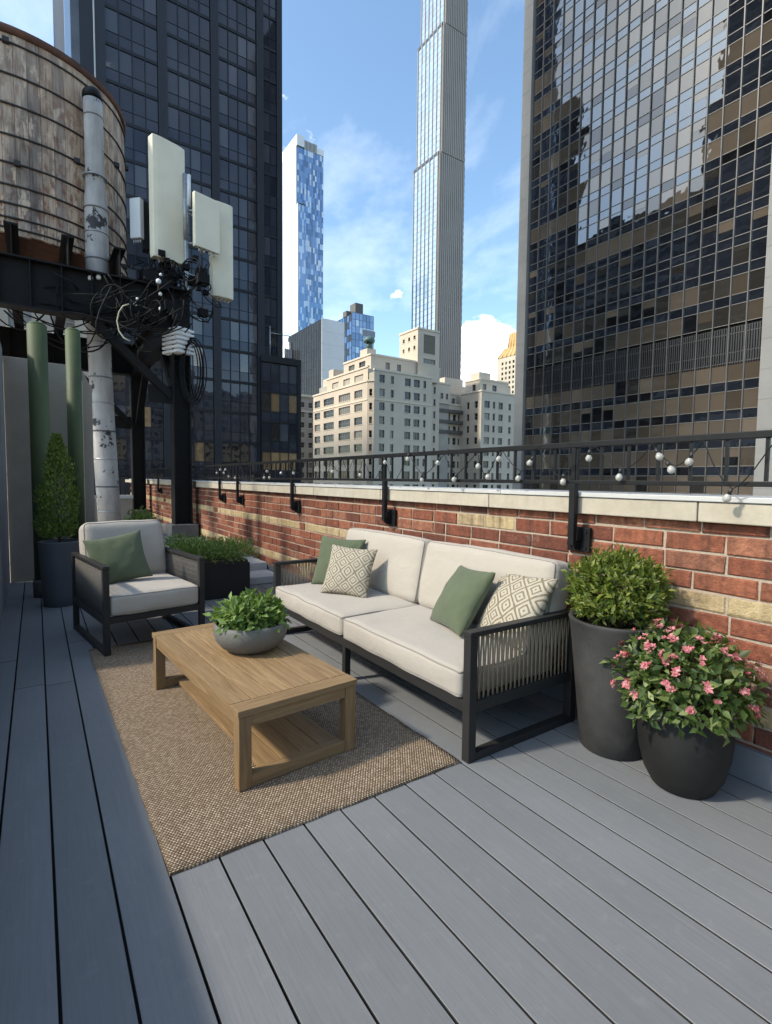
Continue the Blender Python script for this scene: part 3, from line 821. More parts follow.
def pot_profile(kind, h):
    if kind == 'tall': return [(.150, 0), (.160, .008), (.172, .12), (.196, .34), (.218, .55), (.232, h-.02), (.238, h-.006), (.236, h), (.214, h), (.205, h-.02), (.198, h-.07), (.0, h-.07)]
    if kind == 'globe': return [(.118, 0), (.132, .008), (.165, .07), (.188, .16), (.196, .24), (.190, .33), (.172, .385), (.166, .395), (.150, .392), (.146, .37), (.0, .36)]
    if kind == 'bowl': return [(.115, 0), (.13, .004), (.172, .03), (.203, .07), (.214, .11), (.212, .145), (.205, .164), (.198, .166), (.192, .15), (.18, .13), (.0, .13)]
    if kind == 'slim': return [(.155, 0), (.162, .008), (.172, .15), (.186, .45), (.196, h-.015), (.198, h-.004), (.196, h), (.178, h), (.172, h-.05), (.0, h-.05)]
def lathe_open(name, prof, c, mat, parent, n=64, wob=.006):
    g = MB(); pr = [p for p in prof if p[0] > 0]
    g.lathe(pr, c, n, wob=wob)
    g.f.pop(); g.mi.pop(); g.sm.pop()
    return obj(name, g, mat, parent)
def soil(parent, c, r, z):
    g = MB(); n = 32
    pts = [(c[0]+r*math.cos(2*math.pi*k/n), c[1]+r*math.sin(2*math.pi*k/n), c[2]+z) for k in range(n)]
    for k in range(n): g.quad([pts[k], pts[(k+1) % n], (c[0], c[1], c[2]+z+.02)], 0, True)
    obj('soil', g, soil_m, parent)

random.seed(21)
# tall pot with ball shrub
c = (2.497, 1.515, 0)
pt = thing('potted_ball_shrub', 'rounded green shrub in a tall dark pot at the sofa arm', 'potted plant', c)
lathe_open('pot', pot_profile('tall', .69), c, dark_pot, pt); soil(pt, c, .203, .62)
g = MB(); cc = (c[0], c[1], .83); shell_foliage(g, cc, (.235, .235, .195), 5000, .038, .016, -.75, .30, 3, .45)
obj('foliage', g, LEAF_BALL, pt)
g = MB(); twigs(g, (c[0], c[1], .62), cc, (.265, .265, .235), 60, .003); obj('stems', g, TWIG, pt)
# globe pot with pink flowers
c = (2.455, 1.135, 0)
pf = thing('potted_flowers', 'pink flowering bush spilling from a round black pot by the brick wall', 'potted plant', c)
lathe_open('pot', pot_profile('globe', .39), c, black_pot, pf); soil(pf, c, .15, .36)
cc = (c[0]-.03, c[1], .485)
g = MB(); shell_foliage(g, cc, (.245, .27, .245), 2000, .047, .026, -.5, .34, 9, .45, .25, .3); obj('foliage', g, LEAF_FLOW, pf)
g = MB(); twigs(g, (c[0], c[1], .36), cc, (.24, .255, .25), 34, .003); obj('stems', g, TWIG, pf)
def bloom(parent, p, d, size):
    g = MB(); d = d.normalized(); a = d.orthogonal().normalized(); b = d.cross(a)
    nf = random.randint(3, 5)
    for q in range(nf):
        off = (a*random.uniform(-1, 1)+b*random.uniform(-1, 1))*size*.55
        ph = random.random()*6
        for k in range(5):
            an = ph+2*math.pi*k/5
            r = (a*math.cos(an)+b*math.sin(an)+d*random.uniform(.35, 1.0)).normalized()
            g.leaf(p+off+d*random.uniform(-.3, .3)*size, r, d, size*random.uniform(.5, .75), size*random.uniform(.4, .6), 0, .22)
    return obj('blossom', g, PETAL, parent)
nb_ = 0
while nb_ < 98:
    d = rnd_dir()
    if d.z < -.15: continue
    p = Vector(cc)+Vector((d.x*.255, d.y*.28, d.z*.255))*random.uniform(.98, 1.14)
    if p.x > 2.735: continue
    bloom(pf, p, d+Vector((0, 0, .3)), random.uniform(.015, .032)); nb_ += 1
# bowl on table
c = (1.045, 2.965, .3805)
pb = thing('bowl_planter', 'grey stone bowl of bright green leaves on the coffee table', 'potted plant', c)
lathe_open('bowl', pot_profile('bowl', .166), c, simple('bowl_stone', (.125, .12, .105), .7, .15, 6, .2, 80), pb); soil(pb, c, .188, .135)
g = MB(); shell_foliage(g, (c[0], c[1], c[2]+.165), (.195, .195, .145), 1250, .052, .027, -.15, .3, 4, .4, .15, .25); obj('foliage', g, LEAF_BOWL, pb)
g = MB(); twigs(g, (c[0], c[1], c[2]+.13), (c[0], c[1], c[2]+.165), (.19, .19, .14), 30, .0025); obj('stems', g, TWIG, pb)
# black box planter
c = (1.66, 6.32, 0)
bp = thing('box_planter', 'black square planter of low feathery shrubs between chair and sofa', 'potted plant', c)
g = MB(); g.box((1.28, 5.95, .001), (2.09, 6.72, .40)); obj('trough', g, planter_m, bp, .008)
g = MB(); g.box((1.30, 5.97, .4005), (2.07, 6.70, .43)); obj('soil', g, soil_m, bp)
g = MB()
for k in range(13):
    sc_c = (1.36+.16*(k % 5)+random.uniform(-.04, .04), 6.06+.24*(k//5)+random.uniform(-.04, .04), .50+random.uniform(-.02, .05))
    shell_foliage(g, sc_c, (.19, .19, .155), 520, .042, .011, -.5, .2, k, .3, 0, .9)
obj('foliage', g, LEAF_BOX, bp)
# conical shrub
c = (.195, 6.60, 0)
cp = thing('potted_conifer', 'tall conical evergreen in a slim grey pot behind the armchair', 'potted plant', c)
lathe_open('pot', pot_profile('slim', .70), c, simple('slate_pot', (.075, .08, .088), .6, .12, 4, .1, 70), cp); soil(cp, c, .172, .645)
g = MB(); g.tube([(c[0], c[1], .64), (c[0]+.01, c[1], 1.2), (c[0]-.01, c[1], 1.72)], [.014, .010, .004], 8)
for k in range(70):
    z = .74+.95*random.random(); an = random.random()*6.28; r = .20*(1-((z-.95)/.92)**2*.9 if z > .95 else .8)
    g.tube([(c[0], c[1], z-.06), (c[0]+math.cos(an)*r*.95, c[1]+math.sin(an)*r*.95, z+.05)], [.004, .0015], 5)
obj('stem', g, TWIG, cp)
g = MB()
for k in range(5200):
    z = random.random()**1.1; an = random.random()*6.283
    prof = .84*(.17+.05*math.sin(min(z*3.2, 1.57)))*(1-z**1.7)**.8+.012
    lum = 1+.42*noise.noise((math.cos(an)*1.6, math.sin(an)*1.6, z*6))+.30*noise.noise((math.cos(an)*4, math.sin(an)*4, z*15))
    r = prof*lum*(.35+.65*random.random()**.5)*1.08
    p = Vector((c[0]+math.cos(an)*r, c[1]+math.sin(an)*r, .74+z*1.10))
    o_ = Vector((math.cos(an), math.sin(an), 0))
    s = random.uniform(.6, 1.3)
    g.leaf(p, o_*.7+Vector((0, 0, .9))+rnd_dir()*.7, o_+rnd_dir()*.7, .038*s, .015*s)
obj('foliage', g, LEAF_COL, cp)
# small white flowers behind the chair
c = (1.25, 8.1, .201)
fp = thing('white_flower_plant', 'small pale leafy plant with white flowers behind the armchair', 'potted plant', c)
lathe_open('pot', pot_profile('globe', .39), c, dark_pot, fp); soil(fp, c, .15, .36)
g = MB(); shell_foliage(g, (c[0], c[1], .70), (.21, .21, .22), 420, .075, .028, -.5, .3, 6, .35, .1, .6); obj('foliage', g, LEAF_BOX, fp)
for k in range(9):
    d = rnd_dir(); d.z = abs(d.z); g = MB()
    p = Vector((c[0], c[1], .70))+d*.21
    for j in range(6): g.leaf(p, rnd_dir()+d, d, .035, .02)
    obj('blossom', g, PETAL_W, fp)

#%%PART2
# ------------------------------------------------------------------ steel tower and tank
random.seed(5)
def ibeam(mb, p, q, h, wd, tf=.03, tw=.02, up=(0, 0, 1)):
    p, q = Vector(p), Vector(q); d = (q-p); L = d.length; d.normalize()
    u = Vector(up); s = d.cross(u).normalized(); u = s.cross(d)
    M = Matrix(((d.x, s.x, u.x, p.x), (d.y, s.y, u.y, p.y), (d.z, s.z, u.z, p.z), (0, 0, 0, 1)))
    mb.box((0, -wd/2, -h/2), (L, wd/2, -h/2+tf), 0, M); mb.box((0, -wd/2, h/2-tf), (L, wd/2, h/2), 0, M)
    mb.box((0, -tw/2, -h/2+tf+.001), (L, tw/2, h/2-tf-.001), 0, M)
sx0, sx1, sy0, sy1 = -2.95, 2.45, 11.0, 16.3
tw = thing('steel_tower', 'black riveted steel frame that carries the wooden water tank', 'steel frame', (-.25, 13.6, 0))
for x in (sx0, sx1):
    for y in (sy0, sy1):
        zb = .2 if x > 0 else -.05
        g = MB(); ibeam(g, (x, y, zb+.06), (x, y, 4.25), .34, .32, .03, .025, (1, 0, 0))
        for k in range(26):
            z = zb+.25+k*.14
            for dx in (-.11, -.04, .04, .11):
                g.tube([(x+dx, y-.16, z), (x+dx, y-.172, z)], .012, 6) if abs(dx) > .05 else None
        po = obj('post', g, steel, tw)
        g = MB(); g.box((x-.26, y-.26, zb), (x+.26, y+.26, zb+.26)); obj('footing', g, simple('footing_concrete', (.12, .115, .11), .9, .2, 5, .3, 40), po, .012)
for y in (sy0, sy1):
    g = MB(); ibeam(g, (sx0-.2, y, 4.68), (sx1+.2, y, 4.68), .84, .30); 
    for k in range(12):
        x = sx0+.2+k*.46; g.box((x-.008, y-.14, 4.295), (x+.008, y+.14, 5.065))
    obj('beam', g, steel, tw)
for x in (sx0, sx1):
    g = MB(); ibeam(g, (x, sy0+.16, 4.68), (x, sy1-.16, 4.68), .78, .28); obj('beam', g, steel, tw)
for k in range(5):
    x = -1.9+k*.83
    g = MB(); ibeam(g, (x, 11.05, 5.4), (x, 16.2, 5.4), .58, .2, .03, .02); obj('joist', g, steel, tw)
for y, z in ((sy0-.0, 3.1), (sy1, 3.0)):
    for s in (-1, 1):
        xa = sx1 if s > 0 else sx0
        g = MB(); ibeam(g, (xa-s*.17, y, z-.1), (xa-s*1.5, y, 4.25), .16, .14, .02, .016, (0, 1, 0))
        g.box((min(xa-s*.17, xa-s*.6), y-.012, z-.24), (max(xa-s*.17, xa-s*.6), y+.012, z+.1)); obj('brace', g, steel, tw)
for s in (-1, 1):
    g = MB(); ya = sy0 if s < 0 else sy1
    ibeam(g, (sx1, ya-s*.17, 2.9), (sx1, ya-s*1.6, 4.25), .16, .14, .02, .016, (1, 0, 0)); obj('brace', g, steel, tw)

TC = (-.14, 13.6); TR = 2.0; TZ0, TZ1 = 5.72, 9.2
tk = thing('water_tank', 'weathered round wooden water tank with dark iron hoops on the steel frame', 'water tank', (*TC, TZ0))
g = MB(); ns = 64
for k in range(ns):
    a0 = 2*math.pi*(k+.012)/ns; a1 = 2*math.pi*(k+.988)/ns; dr = random.uniform(-.006, .006)
    rr = TR+dr; P = []
    for z in (TZ0-random.uniform(0, .03), TZ1):
        for a in (a0, (a0+a1)/2, a1): P.append((TC[0]+rr*math.cos(a), TC[1]+rr*math.sin(a), z))
        for a in (a1, a0): P.append((TC[0]+(rr-.07)*math.cos(a), TC[1]+(rr-.07)*math.sin(a), z))
    i = len(g.v); g.v += P
    for q in range(5):
        q2 = (q+1) % 5; g.f.append((i+q, i+q2, i+5+q2, i+5+q)); g.mi.append(0); g.sm.append(False)
    g.f.append((i+4, i+3, i+2, i+1, i)); g.f.append((i+5, i+6, i+7, i+8, i+9)); g.mi += [0, 0]; g.sm += [False, False]
obj('staves', g, TANK, tk)
for z in (8.95, 8.42, 7.92, 7.4, 6.92, 6.54, 6.22, 5.98, 5.80):
    g = MB(); g.tube([(TC[0]+(TR+.012)*math.cos(2*math.pi*k/96), TC[1]+(TR+.012)*math.sin(2*math.pi*k/96), z+.01*noise.noise((math.cos(2*math.pi*k/96)*2, math.sin(2*math.pi*k/96)*2, z))) for k in range(96)], .018, 8, closed=True)
    for q in range(3):
        a = -2.2+q*2.1+z; c_ = Vector((TC[0]+(TR+.03)*math.cos(a), TC[1]+(TR+.03)*math.sin(a), z)); g.box(c_-Vector((.05, .05, .04)), c_+Vector((.05, .05, .04)))
    obj('hoop', g, simple('hoop_iron', (.028, .025, .024), .6, .3, 10), tk)
g = MB(); g.lathe([(TR+.015, TZ1-.10), (TR+.035, TZ1-.09), (TR+.05, TZ1+.015), (TR-.02, TZ1+.04)], (*TC, 0), 96, wob=.004); obj('rim', g, RUST, tk)
g = MB(); g.lathe([(TR+.02, TZ1+.041), (TR*.6, TZ1+.34), (.05, TZ1+.66)], (*TC, 0), 64); obj('roof', g, RUST, tk)
g = MB(); g.lathe([(TR-.08, TZ0-.02), (TR-.09, TZ0+.05)], (*TC, 0), 64); obj('floor', g, RUST, tk)

# peeling pipe down from the tank
pp = thing('downpipe', 'pale peeling metal pipe running down in front of the wooden tank', 'pipe', (1.22, 11.74, .2))
pts = [(1.09, 11.72, 8.55), (1.095, 11.72, 8.3), (1.10, 11.74, 7.4), (1.105, 11.74, 7.0), (1.105, 11.74, 6.7), (1.11, 11.75, 5.2), (1.10, 11.75, 4.3), (1.12, 11.75, 3.3), (1.15, 11.75, 2.3), (1.19, 11.75, 1.2), (1.23, 11.75, .2)]
g = MB(); g.tube(pts, [.165, .165, .165, .17, .20, .205, .205, .205, .208, .21, .21], 32); obj('pipe', g, PIPE, pp)
for i, z in enumerate((8.25, 7.15, 6.55, 6.1, 5.6, 4.0, 3.35, 2.85, 2.3, 1.75, 1.2, .7)):
    for (a, b) in zip(pts, pts[1:]):
        if b[2] <= z <= a[2]:
            u = (a[2]-z)/(a[2]-b[2]); x = a[0]+(b[0]-a[0])*u; y = a[1]+(b[1]-a[1])*u
            g = MB(); r = .172 if z > 7.2 else .214; g.tube([(x, y, z-.012), (x, y, z+.012)], r, 32); obj('band', g, galv if i % 2 else simple('pipe_band', (.17, .165, .16), .5, .2, 5), pp)
g = MB(); g.tube([(1.06, 11.80, 8.73), (1.08, 11.75, 8.68), (1.09, 11.72, 8.55)], [.10, .17, .172], 24); obj('hood', g, black, pp)

# ------------------------------------------------------------------ antennas
R2 = Vector((math.cos(YAW), -math.sin(YAW), 0)); F2 = Vector((math.sin(YAW), math.cos(YAW), 0))
def at(x, y, depth):
    d_ = F+RT*((x-386)/FPX)-UP*((y-512)/FPX); return CAM+d_*depth
mast = thing('antenna_mast', 'galvanised mast with four cream panel antennas above the steel post', 'antenna', at(187, 355, 10.55))
base = at(187, 345, 10.8)
g = MB(); g.tube([(base.x, base.y, 3.6), (base.x, base.y, 7.62)], .048, 16); g.tube([(base.x, base.y, 6.3), (base.x, base.y, 7.6)], .06, 16)
obj('pole', g, galv, mast)
def panel(pxc, y0, y1, depth, wdt, th, ang, m1=antenna_m, dome=True):
    top = at(pxc, y0, depth); bot = at(pxc, y1, depth)
    u = R2*math.cos(ang)+F2*math.sin(ang); nrm = F2*math.cos(ang)-R2*math.sin(ang)   # nrm points away from camera
    c = Vector((top.x, top.y, 0)); g = MB(); n = 8
    prof = []
    for k in range(n+1):
        s = -1+2*k/n; prof.append(c+u*(wdt/2*s)-nrm*(th*.5*(1-abs(s)**4*.35) if dome else th*.5))
    prof.append(c+u*(wdt/2)+nrm*th*.5); prof.append(c-u*(wdt/2)+nrm*th*.5)
    m_ = len(prof); i = len(g.v)
    for z in (bot.z, top.z):
        for p in prof: g.v.append((p.x, p.y, z))
    for k in range(m_):
        k2 = (k+1) % m_; g.f.append((i+k, i+k2, i+m_+k2, i+m_+k)); g.mi.append(0); g.sm.append(False)
    g.f.append(tuple(i+k for k in reversed(range(m_)))); g.f.append(tuple(i+m_+k for k in range(m_))); g.mi += [0, 0]; g.sm += [False]*2
    o = obj('panel_antenna', g, m1, mast, .015)
    b = MB()
    for f in (.18, .8):
        z = bot.z+(top.z-bot.z)*f
        q = c+nrm*(th*.5)
        b.tube([Vector((q.x, q.y, z)), Vector((q.x, q.y, z))+nrm*.14], .03, 8)
        b.tube([Vector((q.x, q.y, z))+nrm*.14, Vector((base.x, base.y, z))], .022, 8)
    b.tube([Vector((c.x, c.y, bot.z-.05))+nrm*(th*.5+.14), Vector((c.x, c.y, top.z-.3))+nrm*(th*.5+.14)], .03, 10)
    for k in range(4):
        q = c+u*(wdt*(-.3+.2*k)); b.tube([(q.x, q.y, bot.z), (q.x, q.y, bot.z-.08)], .018, 8)
    obj('bracket', b, galv, mast)
panel(167, 143, 259, 10.35, .68, .22, R(50))
panel(206, 197, 249, 10.5, .56, .10, R(50), dome=False)
panel(221, 205, 297, 11.1, .46, .26, R(40))
panel(136.5, 199, 238, 10.3, .24, .12, R(-12), antenna_g, False)
g = MB(); a_ = at(146, 204, 10.5); b_ = at(146, 250, 10.5); g.box((a_.x-.07, a_.y-.1, b_.z), (a_.x+.12, a_.y+.12, a_.z)); obj('radio_unit', g, black, mast, .01)
a_ = at(178, 329, 10.2); b_ = at(178, 355, 10.2)
g = MB()
u = R2; MM = Matrix(((R2.x, F2.x, 0, a_.x), (R2.y, F2.y, 0, a_.y), (0, 0, 1, 0), (0, 0, 0, 1)))
h_ = a_.z-b_.z
MM2 = MM @ Matrix.Rotation(R(-32), 4, 'Z')
g.box((-.20, -.14, b_.z), (.20, .14, a_.z), 0, MM2)
for k in range(6):
    z = b_.z+h_*(k+.1)/6; g.box((-.24, -.20, z), (.24, .20, z+h_*.105), 0, MM2)
obj('ribbed_radio', g, whitebox, mast, .012)
g = MB()
for k in range(6):
    q = a_+R2*(-.17+.065*k); g.tube([(q.x, q.y, b_.z), (q.x, q.y, b_.z-.14)], .014, 8)
    g.tube([(q.x, q.y, b_.z-.1), (q.x+.02*(k-2), q.y-.01, b_.z-.4), (base.x+.03*(k-2), base.y-.08, b_.z-.7)], .012, 6)
obj('connector', g, cable_m, mast)
g = MB(); q = at(189, 175, 10.5); q2 = at(189, 206, 10.5); g.tube([(q2.x, q2.y, q2.z), (q.x, q.y, q.z)], .035, 12); obj('whip_antenna', g, whitebox, mast)

# cables
def loop_pts(a, b, sag, n=14, wob=.08):
    a, b = Vector(a), Vector(b); out = []
    s = Vector((random.uniform(-1, 1), random.uniform(-1, 1), random.uniform(-1, 1)))*wob
    for i in range(n+1):
        u = i/n; k = math.sin(math.pi*u); out.append(a.lerp(b, u)+Vector((0, 0, -sag*k))+s*math.sin(2*math.pi*u)+s.yzx*k)
    return out
def coil(c, r, ax, turns, n=40):
    a = ax.orthogonal().normalized(); b = ax.cross(a).normalized(); out = []
    for i in range(int(n*turns)+1):
        an = 2*math.pi*i/n; rr = r*(1+.16*math.sin(an*.37+c.x*9)); out.append(c+a*rr*math.cos(an)+b*rr*math.sin(an)+ax*.03*math.sin(an*.6))
    return out
def rp(x0, x1, y0, y1, d0, d1): return at(random.uniform(x0, x1), random.uniform(y0, y1), random.uniform(d0, d1))
g = MB()
for _ in range(24): g.tube(loop_pts(rp(130, 215, 250, 285, 10.0, 10.8), rp(140, 215, 280, 325, 10.0, 10.8), random.uniform(.05, .35), wob=.22), random.uniform(.008, .014), 6)
for _ in range(16): g.tube(coil(rp(138, 212, 262, 312, 10.0, 10.6), random.uniform(.10, .24), (F2+rnd_dir()*.7).normalized(), random.uniform(.8, 1.8)), .012, 6)
for _ in range(26):
    c_ = rp(135, 218, 252, 318, 10.1, 10.7); s_ = random.uniform(.04, .11); g.box(c_-Vector((s_, s_, s_*.8)), c_+Vector((s_, s_, s_*.8)))
tag(obj('antenna_cable_tangle', g, cable_m), 'tangle of black cables and boxes below the cream antennas', 'cables', kind='stuff')
g = MB()
for _ in range(24): g.tube(loop_pts(rp(-30, 60, 272, 315, 8.9, 9.2), rp(60, 185, 272, 322, 9.0, 9.9), random.uniform(.1, .6), wob=.16), random.uniform(.008, .016), 6)
for _ in range(15): g.tube(loop_pts(rp(85, 150, 270, 320, 9.0, 9.8), rp(110, 190, 285, 335, 9.2, 10.0), random.uniform(.1, .5), wob=.25), random.uniform(.010, .017), 6)
for _ in range(12): g.tube(coil(rp(95, 170, 285, 330, 9.2, 9.9), random.uniform(.12, .25), (F2+rnd_dir()*.6).normalized(), random.uniform(.8, 1.6)), .012, 6)
for _ in range(18):
    c_ = rp(90, 185, 276, 325, 9.6, 10.0); s_ = random.uniform(.04, .10); g.box(c_-Vector((s_, s_, s_)), c_+Vector((s_, s_, s_)))
tag(obj('beam_cable_tangle', g, cable_m), 'mass of black cables slung along the beam under the water tank', 'cables', kind='stuff')
g = MB(); c_ = at(191, 370, 10.1)
for k in range(6): g.tube([c_+R2*(.17+.02*k)*math.sin(an/20*math.pi)*(1 if k % 2 else .8)+Vector((0, 0, (.5+.03*k)*math.cos(an/20*math.pi)))+F2*.02*k for an in range(0, 41)], .012, 6)
tag(obj('cable_coil', g, cable_m), 'hanging coil of black cable beside the white ribbed radio box', 'cable')
g = MB(); g.tube([at(x, y, 9.0) for x, y in ((129, 304), (123, 306), (119, 312), (117, 321), (119, 331), (124, 338), (130, 341))], .012, 8)
tag(obj('pale_cable', g, cable_y), 'pale yellowish cable curling out of the black cables', 'cable')
random.seed(3)
for k in range(9):
    x = random.choice((48, 72, 92, 98, 140, 150, 136, 160, 186)); p_ = at(x+random.uniform(-3, 3), random.uniform(272, 312), 9.0+x*.004)
    g = MB(); r_ = random.uniform(.025, .045); g.lathe([(r_*.6, -r_), (r_, -r_*.5), (r_, r_*.5), (r_*.5, r_)], p_, 12)
    tag(obj('cable_clamp', g, whitebox), 'small pale clamp or connector on the black cables by the tank frame', 'clamp', 'pale clamps on the cables')

# ------------------------------------------------------------------ buildings
def emit(root, name, panes, most=100, vis=lambda x, y: True):
    """the panes that show largest become parts of their own, the rest one part"""
    sc_ = []
    for i, (P, m_) in enumerate(panes):
        q = [px(p) for p in P]; a = 0
        if all(q):
            cx_ = sum(v[0] for v in q)/4; cy_ = sum(v[1] for v in q)/4
            if 0 < cx_ < 772 and 0 < cy_ < 478 and vis(cx_, cy_):
                a = .5*abs((q[2][0]-q[0][0])*(q[3][1]-q[1][1])-(q[3][0]-q[1][0])*(q[2][1]-q[0][1]))
        sc_.append((a, i))
    sc_.sort(reverse=True)
    big = {i for a, i in sc_[:most] if a > 1}
    rest = MB(); ms = []
    for i, (P, m_) in enumerate(panes):
        if i in big:
            g = MB(); g.quad(P); obj(name, g, m_, root)
        else:
            if m_ not in ms: ms.append(m_)
            rest.quad(P, ms.index(m_))
    if rest.f: tag(obj(name, rest, ms, root), kind='stuff')

def pane(o, u, n, a0, a1, z0, z1, tilt=.0022):
    """a quad on the facade plane with a hair of random tilt, so that reflections break up from pane to pane"""
    ta, tb_ = random.gauss(0, tilt), random.gauss(0, tilt)
    out = []
    for a, z in ((a0, z0), (a1, z0), (a1, z1), (a0, z1)):
        k = ta*(a-(a0+a1)/2)+tb_*(z-(z0+z1)/2)
        p = o+u*a+n*k; out.append((p.x, p.y, o.z+z))
    return out
def bar(mb, o, u, n, a0, a1, z0, z1, d0, d1, mi=0):
    P = [o+u*a+n*d for d in (d0, d1) for a in (a0, a1)]
    v = [(P[0], z0), (P[1], z0), (P[1], z1), (P[0], z1), (P[2], z0), (P[3], z0), (P[3], z1), (P[2], z1)]
    i = len(mb.v); mb.v += [(p.x, p.y, o.z+z) for p, z in v]
    for f in ((0,1,2,3),(4,7,6,5),(0,4,5,1),(1,5,6,2),(2,6,7,3),(3,7,4,0)):
        mb.f.append(tuple(i+k for k in f)); mb.mi.append(mi); mb.sm.append(False)

X_, Y_ = Vector((1, 0, 0)), Vector((0, 1, 0))
# --- black glass tower on the right: facade plane x = 70, normal -X
random.seed(2)
rt = thing('black_glass_tower', 'dark office tower with pale blinds and sky mirrored in its glass wall', 'building', (64, 32, -60))
XR = 52.0; KS = XR/70
o_ = Vector((XR, 25.75*KS, 0)); nrm = -X_; u = Y_; CWD = 1.835*KS; FH = 3.42*KS; ZT = 115
body = MB(); body.box((XR+.35, 18.0, -60), (78, 45.8, ZT)); obj('core', body, MULL, rt)
panes = []; grid = MB()
ncol = 19; z_ref = 1.4+49.95*KS      # bottom of a vision row
import itertools
rows = []
k0 = int((-60-z_ref)//FH)
for k in range(k0, int((ZT-z_ref)//FH)):
    zb = z_ref+k*FH
    rows.append((zb, zb+.655*FH, 'v')); rows.append((zb+.655*FH, zb+FH, 's'))
LB0, LB1 = 1.4+14.35*KS, 1.4+18.8*KS
def blind_p(k, c):
    n_ = noise.noise((k*1.37, c*.16, 5.1)); return n_
for (z0, z1, kind) in rows:
    if z1 > LB0 and z0 < LB1: 
        if z0 < LB0-.3: z1 = LB0
        elif z1 > LB1+.3: z0 = LB1
        else: continue
    k = int(round((z0-z_ref)/FH))
    style = noise.noise((k*3.7, .5, .2))
    for c in range(ncol):
        a0 = c*CWD+.03; a1 = (c+1)*CWD-.03
        if kind == 's': m_ = G_BLUE if random.random() < .9 else G_DARK
        else:
            q = blind_p(k, c)*1.6+style*1.2-.22
            zk = (z0-1.4)/KS
            q += -.20 if zk > 56 else (.42 if zk > 37 else (-.25 if zk > 19 else .40))
            m_ = G_BLIND if q > .12 else (G_BLIND2 if q > -.06 else (G_BLUE if z0 > 20 else G_DARK))
            if random.random() < .10: m_ = random.choice((G_DARK, G_BLIND, G_BLIND2))
            if m_ is not G_BLIND and random.random() < .35 and z1-z0 > 1.1:   # half lowered blind
                zm = z0+(z1-z0)*random.uniform(.35, .75)
                panes.append((pane(o_, u, nrm, a0, a1, zm+.01, z1-.03), random.choice((G_BLIND, G_BLIND2)))); panes.append((pane(o_, u, nrm, a0, a1, z0+.03, zm-.01), m_)); continue
        panes.append((pane(o_, u, nrm, a0, a1, z0+.03, z1-.03, .004), m_))
for c in range(ncol+1): bar(grid, o_, u, nrm, c*CWD-.045, c*CWD+.045, -60, ZT, -.05, .16, 0)
for (z0, z1, kind) in rows: bar(grid, o_, u, nrm, .05, ncol*CWD-.05, z0-.03, z0+.03, -.04, .05, 1)
emit(rt, 'window', panes, 100, lambda x, y: y < 440)
obj('mullions', grid, [simple('mullion_bronze', (.10, .092, .085), .4, .2, 1), MULL_G], rt)
g = MB()
n_ = 130
for k in range(n_):
    a = ncol*CWD*k/n_; bar(g, o_, u, nrm, a+.03, a+ncol*CWD/n_-.07, LB0+.04, LB1-.04, -.02, .10+.02*(k % 2))
bar(g, o_, u, nrm, 0, ncol*CWD, LB0, LB1, -.06, -.025); obj('louvers', g, LOUVER, rt)
for nm, a0, a1 in (('pier', ncol*CWD+.02, ncol*CWD+1.9*KS), ('pier', -4.6*KS, -.02)):
    g = MB(); z = -60
    while z < ZT: bar(g, o_, u, nrm, a0, a1, z, z+FH-.03, -1.2, .55); z += FH
    bar(g, o_, u, nrm, a0+.02, a1-.02, -60, ZT, -1.19, .53); obj(nm, g, PIER, rt)

# --- navy glass tower on the left: facade plane y = 62, normal -Y
random.seed(4)
lt_ = thing('navy_glass_tower', 'tall navy glass tower with broad piers behind the water tank', 'building', (18.5, 95, -60))
KN = 80/62
o_ = Vector((0, 80, 0)); u = X_; nrm = -Y_; FH = 3.62*KN; ZT = 220
g = MB(); g.box((3.6*KN, 80.25, -60), (26.0*KN, 112, ZT)); obj('core', g, MULL, lt_)
bays = [(7.0*KN, 11.95*KN, 4), (12.91*KN, 17.53*KN, 4), (18.42*KN, 22.86*KN, 4), (23.7*KN, 25.38*KN, 2)]
piers = [(a*KN, b*KN) for a, b in ((4.76, 7.0), (11.95, 12.91), (17.53, 18.42), (22.86, 23.7), (25.38, 26.05))]
panes = []; grid = MB(); k = 0; z = 1.4+47.72*KN-FH*30
while z < ZT-FH:
    for a0, a1, n_ in bays:
        w_ = (a1-a0)/n_
        for c in range(n_):
            m_ = G_NAVY if random.random() < .72 else G_NAVY2
            if z < 24:
                r_ = random.random(); m_ = G_NAVY if r_ < .55 else (G_BLIND2 if r_ < .8 else G_NAVY2)
                if r_ > .965: m_ = G_WARM
            b0, b1 = a0+c*w_+.05, a0+(c+1)*w_-.05
            panes.append((pane(o_, u, nrm, b0, b1, z+1.62, z+FH-.28), m_)); panes.append((pane(o_, u, nrm, b0, b1, z+.16, z+1.55), G_NAVY))
    for a0, a1, n_ in bays:
        bar(grid, o_, u, nrm, a0, a1, z-.27, z+.15, -.05, .12); bar(grid, o_, u, nrm, a0, a1, z+1.56, z+1.61, -.04, .06)
    z += FH
for a0, a1, n_ in bays:
    for c in range(1, n_): a = a0+(a1-a0)*c/n_; bar(grid, o_, u, nrm, a-.05, a+.05, -60, ZT, -.05, .14)
emit(lt_, 'window', panes, 100, lambda x, y: not (x < 128 and y > 60) and not (130 < x < 232 and y > 130) and y < 455)
obj('mullions', grid, MULL, lt_)
for i, (a0, a1) in enumerate(piers):
    g = MB(); bar(g, o_, u, nrm, a0+.004, a1-.004, -60, ZT, -.2, .35 if i else .5)
    for q in range(1, 4): a = a0+(a1-a0)*q/4; bar(g, o_, u, nrm, a-.012, a+.012, -60, ZT, .351, .37)
    obj('pier', g, NAVYPIER, lt_)
g = MB(); bar(g, o_, u, nrm, 3.5*KN, 4.0*KN, -60, ZT, -.3, .2); obj('corner_glass', g, G_TOWER, lt_)
